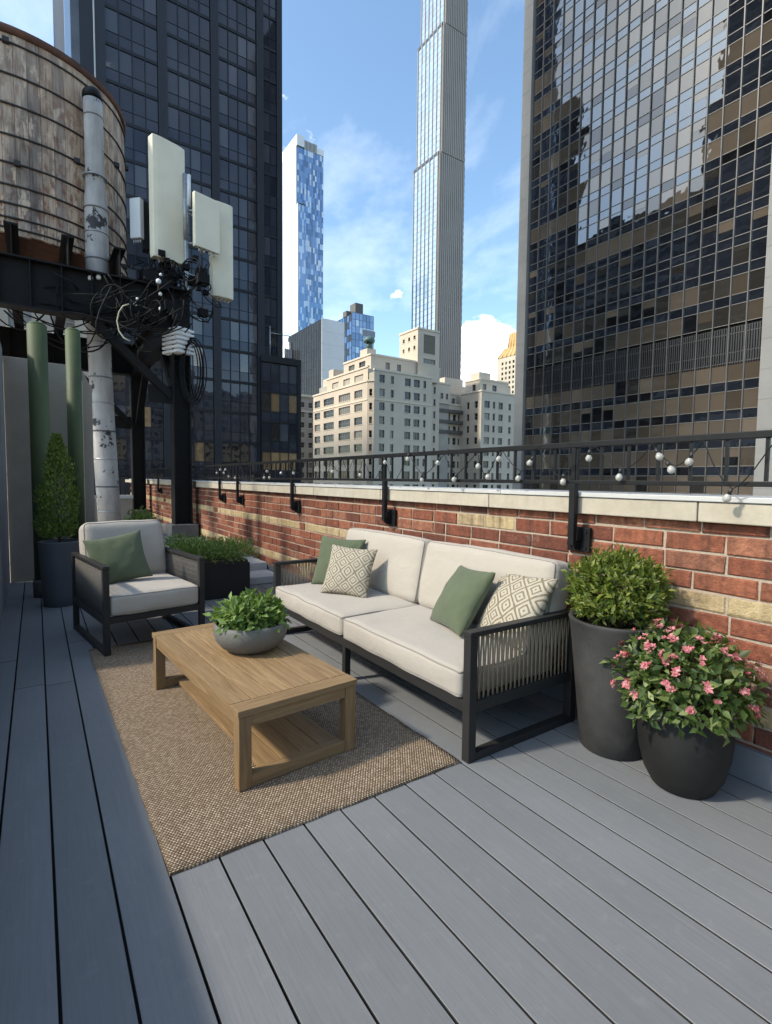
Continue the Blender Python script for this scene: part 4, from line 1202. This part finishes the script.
g = MB(); bar(g, o_, u, nrm, 4.01*KN, 4.75*KN, -60, ZT, -.3, .42); obj('pier', g, simple('steel_cladding', (.13, .135, .15), .35, .2, .5), lt_)
g = MB(); g.tube([(6.0*KN, 79.4, -60), (6.0*KN, 79.4, ZT)], .10, 8); obj('conduit', g, whitebox, lt_)

# --- lower glass block beside it
an = thing('low_glass_block', 'low black glass block at the foot of the navy tower with amber light painted on some panes', 'building', (33, 85, -60))
o_ = Vector((23.0*KN, 79.0, 0)); nrm = -Y_; u = X_; W_ = 5.25*KN; AT = 1.4+14.8*KN
g = MB(); g.box((23.02*KN, 79.25, -60), (28.25*KN, 79.95, AT-.1)); g.box((26.1*KN, 79.96, -60), (28.25*KN, 100, AT-.1)); obj('core', g, MULL, an)
panes = []; grid = MB(); z = AT-.65-FH; first = True
k = 0
while z > -20:
    for c in range(4):
        w_ = (W_-.75)/4; a0 = .08+c*w_+.04; a1 = .08+(c+1)*w_-.05
        m_ = random.choice((G_NAVY, G_NAVY, G_BLIND2, G_NAVY2))
        if (k == 1 and c in (1, 2, 3) and random.random() < .75) or (k == 3 and random.random() < .7): m_ = G_WARM
        panes.append((pane(o_, u, nrm, a0, a1, z+1.6, z+FH-.26), m_)); panes.append((pane(o_, u, nrm, a0, a1, z+.13, z+1.5), G_BLIND2 if k > 2 and random.random() < .4 else G_NAVY))
    bar(grid, o_, u, nrm, .05, W_-.65, z-.26, z+.13, -.06, .10); bar(grid, o_, u, nrm, .05, W_-.65, z+1.5, z+1.6, -.05, .05)
    z -= FH; k += 1
for c in range(5): a = .08+(W_-.75)*c/4; bar(grid, o_, u, nrm, a-.06, a+.04, -60, AT-.1, -.06, .13)
bar(grid, o_, u, nrm, 0, W_, AT-.75, AT+.25, -.06, .22); bar(grid, o_, u, nrm, W_-.62, W_, -60, AT-.76, -.06, .18)
emit(an, 'window', panes, 40); obj('mullions', grid, MULL, an)
g = MB(); g.tube([(31.4, 79.5, AT+.2), (31.4, 79.5, AT+5)], .09, 8); g.tube([(31.4, 79.5, AT+4), (35.2, 79.5, AT+4)], .06, 8); g.tube([(34, 79.5, AT+.2), (34, 79.5, AT+2)], .06, 8)
tag(obj('roof_davit', g, galv), 'grey davit mast on the roof of the low glass block', 'mast')

# --- walls with real window openings
def wall_windows(mb, o, u, n, A, Z, wins, depth, mi=0):
    """wall A x Z with rectangular openings cut out and reveals set back; returns glass rectangles"""
    xs = sorted({A[0], A[1]} | {round(v, 4) for w_ in wins for v in w_[:2]}); zs = sorted({Z[0], Z[1]} | {round(v, 4) for w_ in wins for v in w_[2:]})
    def inside(a, z): return any(w_[0]-1e-3 < a < w_[1]+1e-3 and w_[2]-1e-3 < z < w_[3]+1e-3 for w_ in wins)
    for j in range(len(zs)-1):
        zc = (zs[j]+zs[j+1])/2; run = None
        for i in range(len(xs)):
            solid = i < len(xs)-1 and not inside((xs[i]+xs[i+1])/2, zc)
            if solid and run is None: run = xs[i]
            if not solid and run is not None:
                P = [o+u*run, o+u*xs[i]]
                mb.quad([(P[0].x, P[0].y, o.z+zs[j]), (P[1].x, P[1].y, o.z+zs[j]), (P[1].x, P[1].y, o.z+zs[j+1]), (P[0].x, P[0].y, o.z+zs[j+1])], mi); run = None
    for a0, a1, z0, z1 in wins:
        p0, p1 = o+u*a0, o+u*a1; q0, q1 = p0-n*depth, p1-n*depth
        V = lambda p, z: (p.x, p.y, o.z+z)
        mb.quad([V(p0, z0), V(p1, z0), V(q1, z0), V(q0, z0)], mi); mb.quad([V(p0, z1), V(p1, z1), V(q1, z1), V(q0, z1)], mi)
        mb.quad([V(p0, z0), V(p0, z1), V(q0, z1), V(q0, z0)], mi); mb.quad([V(p1, z0), V(p1, z1), V(q1, z1), V(q1, z0)], mi)
def building_faces(root, wallmat, faces, depth=.35, most=100, shade=.3, frame=True, sill=True):
    """faces: (origin, u, n, A, Z, wins)"""
    g = MB(); fr = MB(); sl_ = MB(); panes = []
    for (o, u, n, A, Z, wins) in faces:
        wall_windows(g, o, u, n, A, Z, wins, depth)
        for a0, a1, z0, z1 in wins:
            oo = o-n*(depth-.02)
            panes.append((pane(oo, u, n, a0, a1, z0, z1, .004), G_WIN if random.random() > shade else G_WIN2))
            if frame:
                t_ = .07; f0, f1 = .0, .06
                nn = max(1, int(round((a1-a0)/1.1)))
                for c in range(nn+1):
                    a = a0+(a1-a0)*c/nn; bar(fr, oo, u, n, max(a-t_/2, a0), min(a+t_/2, a1), z0, z1, f0+.01, f1)
                bar(fr, oo, u, n, a0, a1, (z0+z1)/2-.035, (z0+z1)/2+.035, f0+.012, f1-.01)
            if sill: bar(sl_, o, u, n, a0-.1, a1+.1, z0-.18, z0-.002, -.1, .10)
    obj('wall', g, wallmat, root)
    if fr.f: obj('window_frames', fr, WINF, root)
    if sl_.f: obj('sills', sl_, LIME2, root)
    emit(root, 'window', panes, most)

# --- cream limestone apartment block
random.seed(8)
cb = thing('limestone_apartments', 'cream limestone apartment block with stepped terraces beyond the railing', 'building', (98, 135, -60))
FHc = 3.77; faces = []
ZR = [26.3-2.0-FHc*k for k in range(-4, 12)]       # window sills per floor
def wins(cols, ztop, zbot=-45, h=2.15, skip=lambda c, z: False):
    return [(a, b, z, z+h) for z in ZR if z+h < ztop-.8 and z > zbot for i, (a, b) in enumerate(cols) if not skip(i, z)]
# left face x=76, a measured from y=120.5
Lc = [(2.6, 7.0), (9.3, 16.2), (19.2, 26.0), (28.4, 32.4)]
A_ = Vector((76, 121.6, 0))
faces.append((A_, Y_, -X_, (0, 33.3), (-60, 28.2), wins(Lc, 28.6)))
# front face y=120
B_ = Vector((77.2, 120, 0)); Rc = [(1.7, 3.5), (5.5, 6.6), (10.4, 12.5), (13.6, 15.8), (17.1, 18.1)]
faces.append((B_, X_, -Y_, (0, 20.3), (-60, 31.2), wins(Rc, 31.6)))
ch = Vector((76, 121.6, 0)); cu = (Vector((77.2, 120, 0))-ch); cl_ = cu.length; cu.normalize()
faces.append((ch, cu, Vector((-cu.y*-1, -cu.x, 0)).normalized()*1, (0, cl_), (-60, 28.2), [(.55, 1.45, z, z+1.9) for z in ZR if z < 25]))
# setback tier on top of the left part
C2 = Vector((77.4, 123.5, 0)); faces.append((C2, Y_, -X_, (0, 24.5), (28.2, 32.6), [(2.5, 7.5, 29.3, 31.2), (10, 14, 29.3, 31.2), (17, 21, 29.3, 31.2)]))
C3 = Vector((79.0, 124.6, 0)); faces.append((C3, Y_, -X_, (0, 15.5), (32.6, 36.4), [(3, 6.5, 33.5, 35.4), (9, 12.5, 33.5, 35.4)]))
C3f = Vector((79.0, 124.6, 0)); faces.append((C3f, X_, -Y_, (0, 18.5), (31.2, 36.4), [(5, 6.5, 33, 35), (9, 10.5, 33, 35)]))
# tall penthouse tower
T = Vector((95.1, 124.0, 0))
faces.append((T, Y_, -X_, (0, 9.4), (36.4, 46.2), [(a, b, z, z+1.2) for a, b in ((1.2, 2.2), (3.9, 4.9), (6.7, 7.7)) for z in (40.4, 43.4)]))
faces.append((T, X_, -Y_, (0, 8.2), (31.2, 46.2), [(2.2, 6.6, 39.4, 45.0), (2.2, 6.8, 36.4, 37.9)]))
# lower shoulders of the tower
faces.append((Vector((97.52, 125.4, 0)), X_, -Y_, (0, 7.4), (-60, 35.6), wins([(1.2, 2.8), (5.0, 5.9)], 35.2)))
faces.append((Vector((104.93, 126.3, 0)), X_, -Y_, (0, 5.2), (25.6, 31.6), [(1.2, 2.3, 27, 28.8), (3.4, 4.4, 27, 28.8)]))
# recessed court and its upper set-backs
faces.append((Vector((104.93, 127.5, 0)), X_, -Y_, (0, 11.2), (-60, 25.6), wins([(.7, 1.7), (2.8, 3.7), (5.0, 6.4), (7.6, 9.0), (9.8, 10.6)], 25.6)))
faces.append((Vector((108, 130.0, 0)), X_, -Y_, (0, 14), (25.6, 29.6), [(k*2.6+1, k*2.6+2.3, 26.5, 28.4) for k in range(5)]))
# right wing: left flank and front
Wg = Vector((115.8, 118, 0)); faces.append((Wg, Y_, -X_, (0, 9.5), (-60, 29.2), wins([(1.6, 3.0), (5.4, 6.6)], 29.2)))
faces.append((Wg, X_, -Y_, (0, 19), (-60, 29.2), wins([(1.3, 3.7), (5.0, 6.1), (7.6, 9.6), (12.2, 13.4), (15.6, 16.6)], 29.2)))
faces.append((Vector((117.5, 120.5, 0)), X_, -Y_, (0, 13), (29.2, 33.4), [(1.2, 2.8, 30.2, 32.2), (5.5, 7.5, 30.2, 32.2)])); faces.append((Vector((117.5, 120.5, 0)), Y_, -X_, (0, 7), (29.2, 33.4), [(2, 3.5, 30.2, 32.2)]))
building_faces(cb, LIME, faces, .38, 100)
g = MB()    # cores and roofs just behind the walls
for a, b in (((76.42, 122.0, -60), (97, 154.9, 28.0)), ((77.7, 120.42, -60), (97.4, 154, 31.0)), ((77.82, 123.95, 28), (97, 148, 32.4)), ((79.42, 125.0, 31), (97, 140.1, 36.2)), ((95.52, 124.42, 31), (103.2, 133.3, 46.0)),
             ((97.56, 125.82, -60), (104.8, 150, 35.4)), ((104.85, 126.72, -60), (110.0, 127.4, 31.4)), ((104.85, 127.92, -60), (116.1, 150, 25.4)), ((108.2, 130.42, 25.3), (121.9, 150, 29.4)), ((116.22, 118.42, -60), (134.8, 150, 29.0)), ((117.92, 120.92, 29), (130.5, 127.5, 33.2))): g.box(a, b)
obj('roof', g, simple('roof_stone', (.46, .42, .36), .9, .15, .2), cb)
g = MB()    # parapet copings and string courses
def cop(o, u, n, A, z, h=.5, p=.22): bar(g, o, u, n, A[0]-.1, A[1]+.1, z, z+h, -.45, p)
for (o, u, n, A, Z, w_) in faces:
    cop(o, u, n, A, Z[1]+.002)
for z in (24.4, 21.0): pass
bar(g, B_, X_, -Y_, 0, 20.3, 23.2, 23.5, .002, .18); bar(g, A_, Y_, -X_, 0, 33.3, 23.2, 23.5, .002, .15)
obj('coping', g, LIME2, cb)
BALC = simple('balcony_rail', (.12, .11, .10), .6, .2, 1)
for z in (19.6, 16.4, 23.0):
    g = MB(); bar(g, Vector((104.93, 127.5, 0)), X_, -Y_, .1, 10.8, z, z+.2, .003, 1.3); bar(g, Vector((104.93, 127.5, 0)), X_, -Y_, .1, 10.8, z+.2, z+1.0, 1.22, 1.28); obj('balcony', g, BALC, cb)
g = MB(); bar(g, T, X_, -Y_, 2.3, 6.5, 39.5, 44.9, -.3, -.1); obj('vent_screen', g, simple('vent_bronze', (.16, .13, .095), .6, .2, 1), cb)
g = MB()
for a, b in (((80.5, 129, 36.9), (83.5, 133, 39.4)), ((113.5, 133, 29.5), (121.6, 142, 35.6)), ((121.62, 134, 29.5), (129.5, 142, 33.6)), ((118.5, 122, 33.8), (123.5, 126, 36.2)), ((127, 121, 29.6), (132, 126, 32.4)), ((78.6, 146, 32.9), (83, 149, 36)), ((79.0, 150.2, 28.6), (86, 154, 33.8))):
    g = MB(); g.box(a, b); obj('bulkhead', g, LIME, cb)
g = MB(); g.tube([(81.8, 130, 39.4), (81.8, 130, 41.3)], .9, 14); g.lathe([(1.5, 0), (1.7, .5), (1.5, 1.3), (.6, 1.8)], (81.8, 130, 41.3), 18)
tag(obj('green_roof_unit', g, simple('copper_green', (.09, .17, .15), .5, .2, 1)), 'dark green roof unit on the terrace of the cream apartment block', 'roof unit')
g = MB(); g.box((80.3, 131.5, 43.6), (84.8, 131.8, 45.3)); g.tube([(81, 131.65, 39.4), (81, 131.65, 43.6)], .08, 6); g.tube([(84, 131.65, 39.4), (84, 131.65, 43.6)], .08, 6)
tag(obj('roof_screen', g, simple('screen_grey', (.30, .33, .38), .6, .15, 1)), 'small grey screen on poles above the green roof unit', 'screen')

# --- generic glass blocks behind
def block(root, a, b, mat): g = MB(); g.box(a, b); return obj('core', g, mat, root)
def glass_face(root, o, u, n, W_, Z, cols, rows_, pick, mull, most=40, gap=.06, md=.12, tilt=.002):
    panes = []; gr = MB(); cw_ = W_/cols; rh = (Z[1]-Z[0])/rows_
    for r in range(rows_):
        for c in range(cols): panes.append((pane(o, u, n, c*cw_+gap, (c+1)*cw_-gap, Z[0]+r*rh+gap, Z[0]+(r+1)*rh-gap, tilt), pick(c, r)))
    if mull:
        for c in range(cols+1): bar(gr, o, u, n, c*cw_-gap*1.01, c*cw_+gap*1.01, Z[0], Z[1], -.05, md)
        for r in range(rows_+1): bar(gr, o, u, n, 0, W_, Z[0]+r*rh-gap, Z[0]+r*rh+gap, -.045, md*.6)
        obj('mullions', gr, mull, root)
    emit(root, 'window', panes, most)
random.seed(10)
# slender supertall
sk = thing('slender_skyscraper', 'extremely slender silver tower rising out of the picture above the apartments', 'building', (259, 315, -60))
tiers = [(247.0, -60, 238), (248.6, 238.5, 327), (250.3, 327.5, 385), (252.5, 385.5, 440)]
for i, (x0, z0, z1) in enumerate(tiers):
    y0 = 300+i*.01; y1 = 330-1.3*i
    block(sk, (x0+.3, y0+.3, z0), (272, y1, z1), TERRA)
    glass_face(sk, Vector((x0, y0+1.2, 0)), Y_, -X_, y1-y0-1.4, (z0, z1-.5), 6, max(4, int((z1-z0)/4.3)), lambda c, r: G_TOWER if c % 2 else (G_SKY2 if random.random() < .5 else G_TOWER), None, 25, .12, .2, .004)
    g = MB()
    for c in range(7): bar(g, Vector((x0, y0+1.2, 0)), Y_, -X_, (y1-y0-1.4)*c/6-.25, (y1-y0-1.4)*c/6+.25, z0, z1, -.1, .5)
    obj('fins', g, simple('bronze_fin', (.34, .32, .29), .4, .1, .2), sk)
    g = MB(); n_ = 13; wd = (272-x0-.4)/n_
    for k in range(n_): bar(g, Vector((x0+.2, y0, 0)), X_, -Y_, k*wd, (k+.68)*wd, z0, z1, -.3, .45, 0)
    bar(g, Vector((x0+.2, y0, 0)), X_, -Y_, 0, n_*wd, z0, z1, -.3, -.02, 1)
    z = z0+2
    while z < z1-2: bar(g, Vector((x0+.2, y0, 0)), X_, -Y_, 0, n_*wd, z, z+.7, -.02, .12, 1); z += 4.3
    obj('terracotta_piers', g, [TERRA, TERRA2], sk)
    g = MB(); bar(g, Vector((x0, y0+1.0, 0)), Y_, -X_, -.6, y1-y0-.2, z1-1.5, z1+.6, -.5, .3); obj('setback_edge', g, SLATE, sk)
    g = MB(); z = z0+2
    while z < z1-3: g.box((272, y0+1, z), (272.9, y0+3.5, z+2.6)); z += 5.2
    obj('balconies', g, SLATE, sk)
# blue chequered tower
bt = thing('blue_chequered_tower', 'tall tower of mixed blue panes with a white glass flank', 'building', (158, 345, -60))
block(bt, (149.9, 330.3, -60), (169.1, 372, 225), SLATE)
glass_face(bt, Vector((149.7, 330, 0)), X_, -Y_, 19.6, (-20, 222), 15, 66, lambda c, r: random.choice((G_SKY1, G_SKY1, G_SKY3, G_SKY2, G_SKY1, G_SKY3, G_WHITE)), None, 60, .03)
glass_face(bt, Vector((149.6, 331, 0)), Y_, -X_, 40, (-60, 224), 3, 30, lambda c, r: G_WHITE, None, 10, .02)
g = MB(); g.box((149.5, 329.85, 223), (155, 372, 230)); g.box((155.0, 329.9, 222.2), (164.5, 330.1, 228)); g.box((164.5, 329.8, 222.2), (169.4, 372, 226)); obj('crown', g, [WHITEC], bt)
g = MB(); n_ = 9
for k in range(n_): g.box((155.2+k*1.02, 329.6, 222.4), (155.6+k*1.02, 329.89, 227.8))
obj('crown_fins', g, TERRA2, bt)
block(bt, (147.2, 322.3, -60), (152.2, 329.7, 182), SLATE)
glass_face(bt, Vector((147.0, 322.5, 0)), Y_, -X_, 46, (-60, 182), 3, 26, lambda c, r: G_WHITE, None, 10, .02)
glass_face(bt, Vector((147.2, 322.2, 0)), X_, -Y_, 5.0, (-20, 181), 4, 46, lambda c, r: random.choice((G_SKY1, G_SKY2, G_SKY2, G_SKY1)), None, 20, .03)
# dark green glass block with white flank
gg = thing('white_flank_block', 'mid height block with dark green glass and a bright white clad side', 'building', (108, 215, -60))
block(gg, (102.3, 200.3, -60), (113, 236, 68.8), SLATE)
def gpick(c, r):
    if r > 23: return G_SLATE
    return random.choice((G_GREEN, G_GREEN, G_SLATE))
glass_face(gg, Vector((102, 200.3, 0)), Y_, -X_, 34, (-60, 69), 14, 34, gpick, MULL, 40, .08, .1)
g = MB(); n_ = 8
for k in range(24):
    z = -60+k*5.4
    bar(g, Vector((102, 200, 0)), X_, -Y_, 0, 11, z, min(z+5.32, 69.4), -.2, .1)
bar(g, Vector((102.05, 200, 0)), X_, -Y_, 0, 10.9, -60, 69.3, -.25, -.02); obj('cladding', g, WHITEC, gg)
# blue glass block with dark side
bb = thing('blue_glass_block', 'blue glass office block with a dark side and small roof box', 'building', (152, 265, -60))
block(bb, (146.3, 250.3, -60), (159.8, 282, 92), SLATE)
glass_face(bb, Vector((146, 250, 0)), X_, -Y_, 14, (-60, 93), 6, 42, lambda c, r: random.choice((G_SKY1, G_SKY2, G_SKY1, G_SKY3)), simple('blue_mullion', (.18, .22, .3), .5, .1, 1), 40, .12)
glass_face(bb, Vector((146, 250.5, 0)), Y_, -X_, 31, (-60, 92), 12, 42, lambda c, r: random.choice((G_SKY3, G_NAVY)), MULL, 20, .1)
g = MB(); g.box((150.5, 254, 93), (155.5, 260, 100)); g.box((147, 258, 93), (150, 262, 96)); obj('roof_box', g, TERRA2, bb)
# pale slab far left of it
ps = thing('pale_slab', 'pale grey slab building between the navy tower and the green glass', 'building', (88, 262, -60))
block(ps, (98, 230.3, -60), (101.8, 262, 62), WHITEC)
g = MB(); g.box((101.0, 232, 62), (124.5, 262, 66)); obj('roof', g, WHITEC, ps)
block(ps, (101.0, 240, -60), (125, 262, 62), WHITEC)
glass_face(ps, Vector((98, 230, 0)), X_, -Y_, 3.8, (-60, 62), 3, 30, lambda c, r: G_WHITE, MULL_G, 20, .1)
# older beige block in the gap
ob = thing('old_beige_block', 'older beige block with small windows just beside the cream apartments', 'building', (88, 175, -60))
fcs = [(Vector((72, 172, 0)), X_, -Y_, (0, 24), (-60, 30.8), [(1.2+3.1*c, 2.6+3.1*c, z, z+1.9) for c in range(7) for z in [27-3.6*k for k in range(12)]])]
building_faces(ob, BEIGE, fcs, .3, 30)
block(ob, (72.1, 172.42, -60), (95.9, 190, 30.6), BEIGE)
g = MB(); bar(g, Vector((72, 172, 0)), X_, -Y_, -.2, 24.2, 30.8, 31.6, -.4, .5); bar(g, Vector((72, 172, 0)), X_, -Y_, 0, 24, 25.4, 25.8, .003, .3); obj('cornice', g, LIME2, ob)
# gold topped tower
gt = thing('gold_roof_tower', 'cream tower with a stepped gold roof next to the black tower', 'building', (306, 275, -60))
fcs = []
gw = [(1.4+3.6*c, 3.2+3.6*c, z, z+2.0) for c in range(7) for z in [88-3.7*k for k in range(30)]]
fcs.append((Vector((292.5, 260, 0)), X_, -Y_, (0, 27), (-60, 93.5), gw))
fcs.append((Vector((292.5, 260, 0)), Y_, -X_, (0, 22), (-60, 93.5), [(1.4+3.6*c, 3.2+3.6*c, z, z+2.0) for c in range(5) for z in [88-3.7*k for k in range(30)]]))
building_faces(gt, simple('cream_far', (.62, .55, .43), .85, .06, .1), fcs, .4, 100, .2, False, False)
block(gt, (293, 260.5, -60), (319, 281.5, 93.3), BEIGE)
g = MB()
def frus(x0, x1, y0, y1, z0, x2, x3, y2, y3, z1):
    P = [(x0,y0,z0),(x1,y0,z0),(x1,y1,z0),(x0,y1,z0),(x2,y2,z1),(x3,y2,z1),(x3,y3,z1),(x2,y3,z1)]; i = len(g.v); g.v += P
    for f in ((0,1,5,4),(1,2,6,5),(2,3,7,6),(3,0,4,7),(4,5,6,7)): g.f.append(tuple(i+k for k in f)); g.mi.append(0); g.sm.append(False)
frus(292.2, 319.8, 259.7, 282.3, 93.6, 296.5, 315.5, 264, 278, 101); frus(297.5, 314.5, 265, 277, 101, 298.5, 313.5, 266, 276, 112); 
for k in range(8):
    x = 292.6+3.75*k; x2 = 296.8+2.6*k
    g.tube([(x, 259.6, 93.6), (x2, 263.8, 101.1)], .5, 6)
for k in range(7): g.tube([(297.6+2.7*k, 264.9, 101), (298.6+2.4*k, 265.9, 112.2)], .45, 6)
for k in range(6): g.tube([(292.1, 260.5+4.2*k, 93.6), (296.4, 264.5+2.6*k, 101.1)], .5, 6)
for k in range(5): g.tube([(297.4, 265.4+2.7*k, 101), (298.4, 266.3+2.3*k, 112.2)], .45, 6)
obj('gold_roof', g, GOLD, gt)

# --- beige neighbour seen under the tank frame
nb = thing('beige_neighbour', 'pale beige building with white framed windows glimpsed under the tank beam', 'building', (-2, 44, -60))
fcs = [(Vector((-9, 40, 0)), X_, -Y_, (0, 12.2), (-60, 13.4), [(.8+2.35*c, 2.0+2.35*c, z, z+1.7) for c in range(5) for z in (10.6, 7.2, 3.8, .4)])]
building_faces(nb, BEIGE, fcs, .25, 30, .5)
block(nb, (-8.9, 40.4, -60), (3.1, 50, 13.2), BEIGE)

# --- neighbours across the street on the other side: they stand in the mirrored view of the glass walls
def street_block(name, label, a, b, face, wallm):
    th = thing(name, label, 'building', ((a[0]+b[0])/2, (a[1]+b[1])/2, a[2])); g = MB(); g.box(a, b); obj('wall', g, wallm, th)
    g = MB(); z = b[2]-3.2
    if face == 'x':
        while z > 0: g.box((b[0]+.004, a[1]+1, z), (b[0]+.2, b[1]-1, z+1.5)); z -= 3.5
    else:
        while z > 0:
            x = a[0]+1.2
            while x < b[0]-1.6: g.box((x, b[1]+.004, z), (x+1.4, b[1]+.06, z+1.8)); x += 2.7
            z -= 3.5
    obj('windows', g, G_WIN2 if face == 'x' else G_WIN, th)
DKB = simple('dark_brick', (.022, .019, .018), .9, .2, .1)
street_block('dark_office_block', 'dark banded block across the street west of the terrace, with the flat roof', (-66, 124, -60), (-60, 210, 140), 'x', DKB)
street_block('dark_mid_block', 'low dark block across the street between two tall ones', (-66, 78.4, -60), (-60, 123.9, 88), 'x', DKB)
street_block('dark_high_block', 'tall dark slab across the street nearest the sun', (-66, 56, -60), (-60, 73.9, 190), 'x', DKB)
street_block('dark_stepped_block', 'dark block stepping down beside the tall dark slab across the street', (-66, 74, -60), (-60, 78.1, 112), 'x', DKB)
street_block('beige_block', 'beige apartment block behind the viewer across the side street', (14, -92, -60), (54, -60, 46), 'y', BEIGE)
street_block('beige_tall_block', 'taller beige apartment block behind the viewer at the corner', (56, -92, -60), (84, -60, 38), 'y', BEIGE)
street_block('dark_slab', 'dark tall slab behind the viewer across the side street', (10, -140, -60), (60, -110, 120), 'y', DKB)
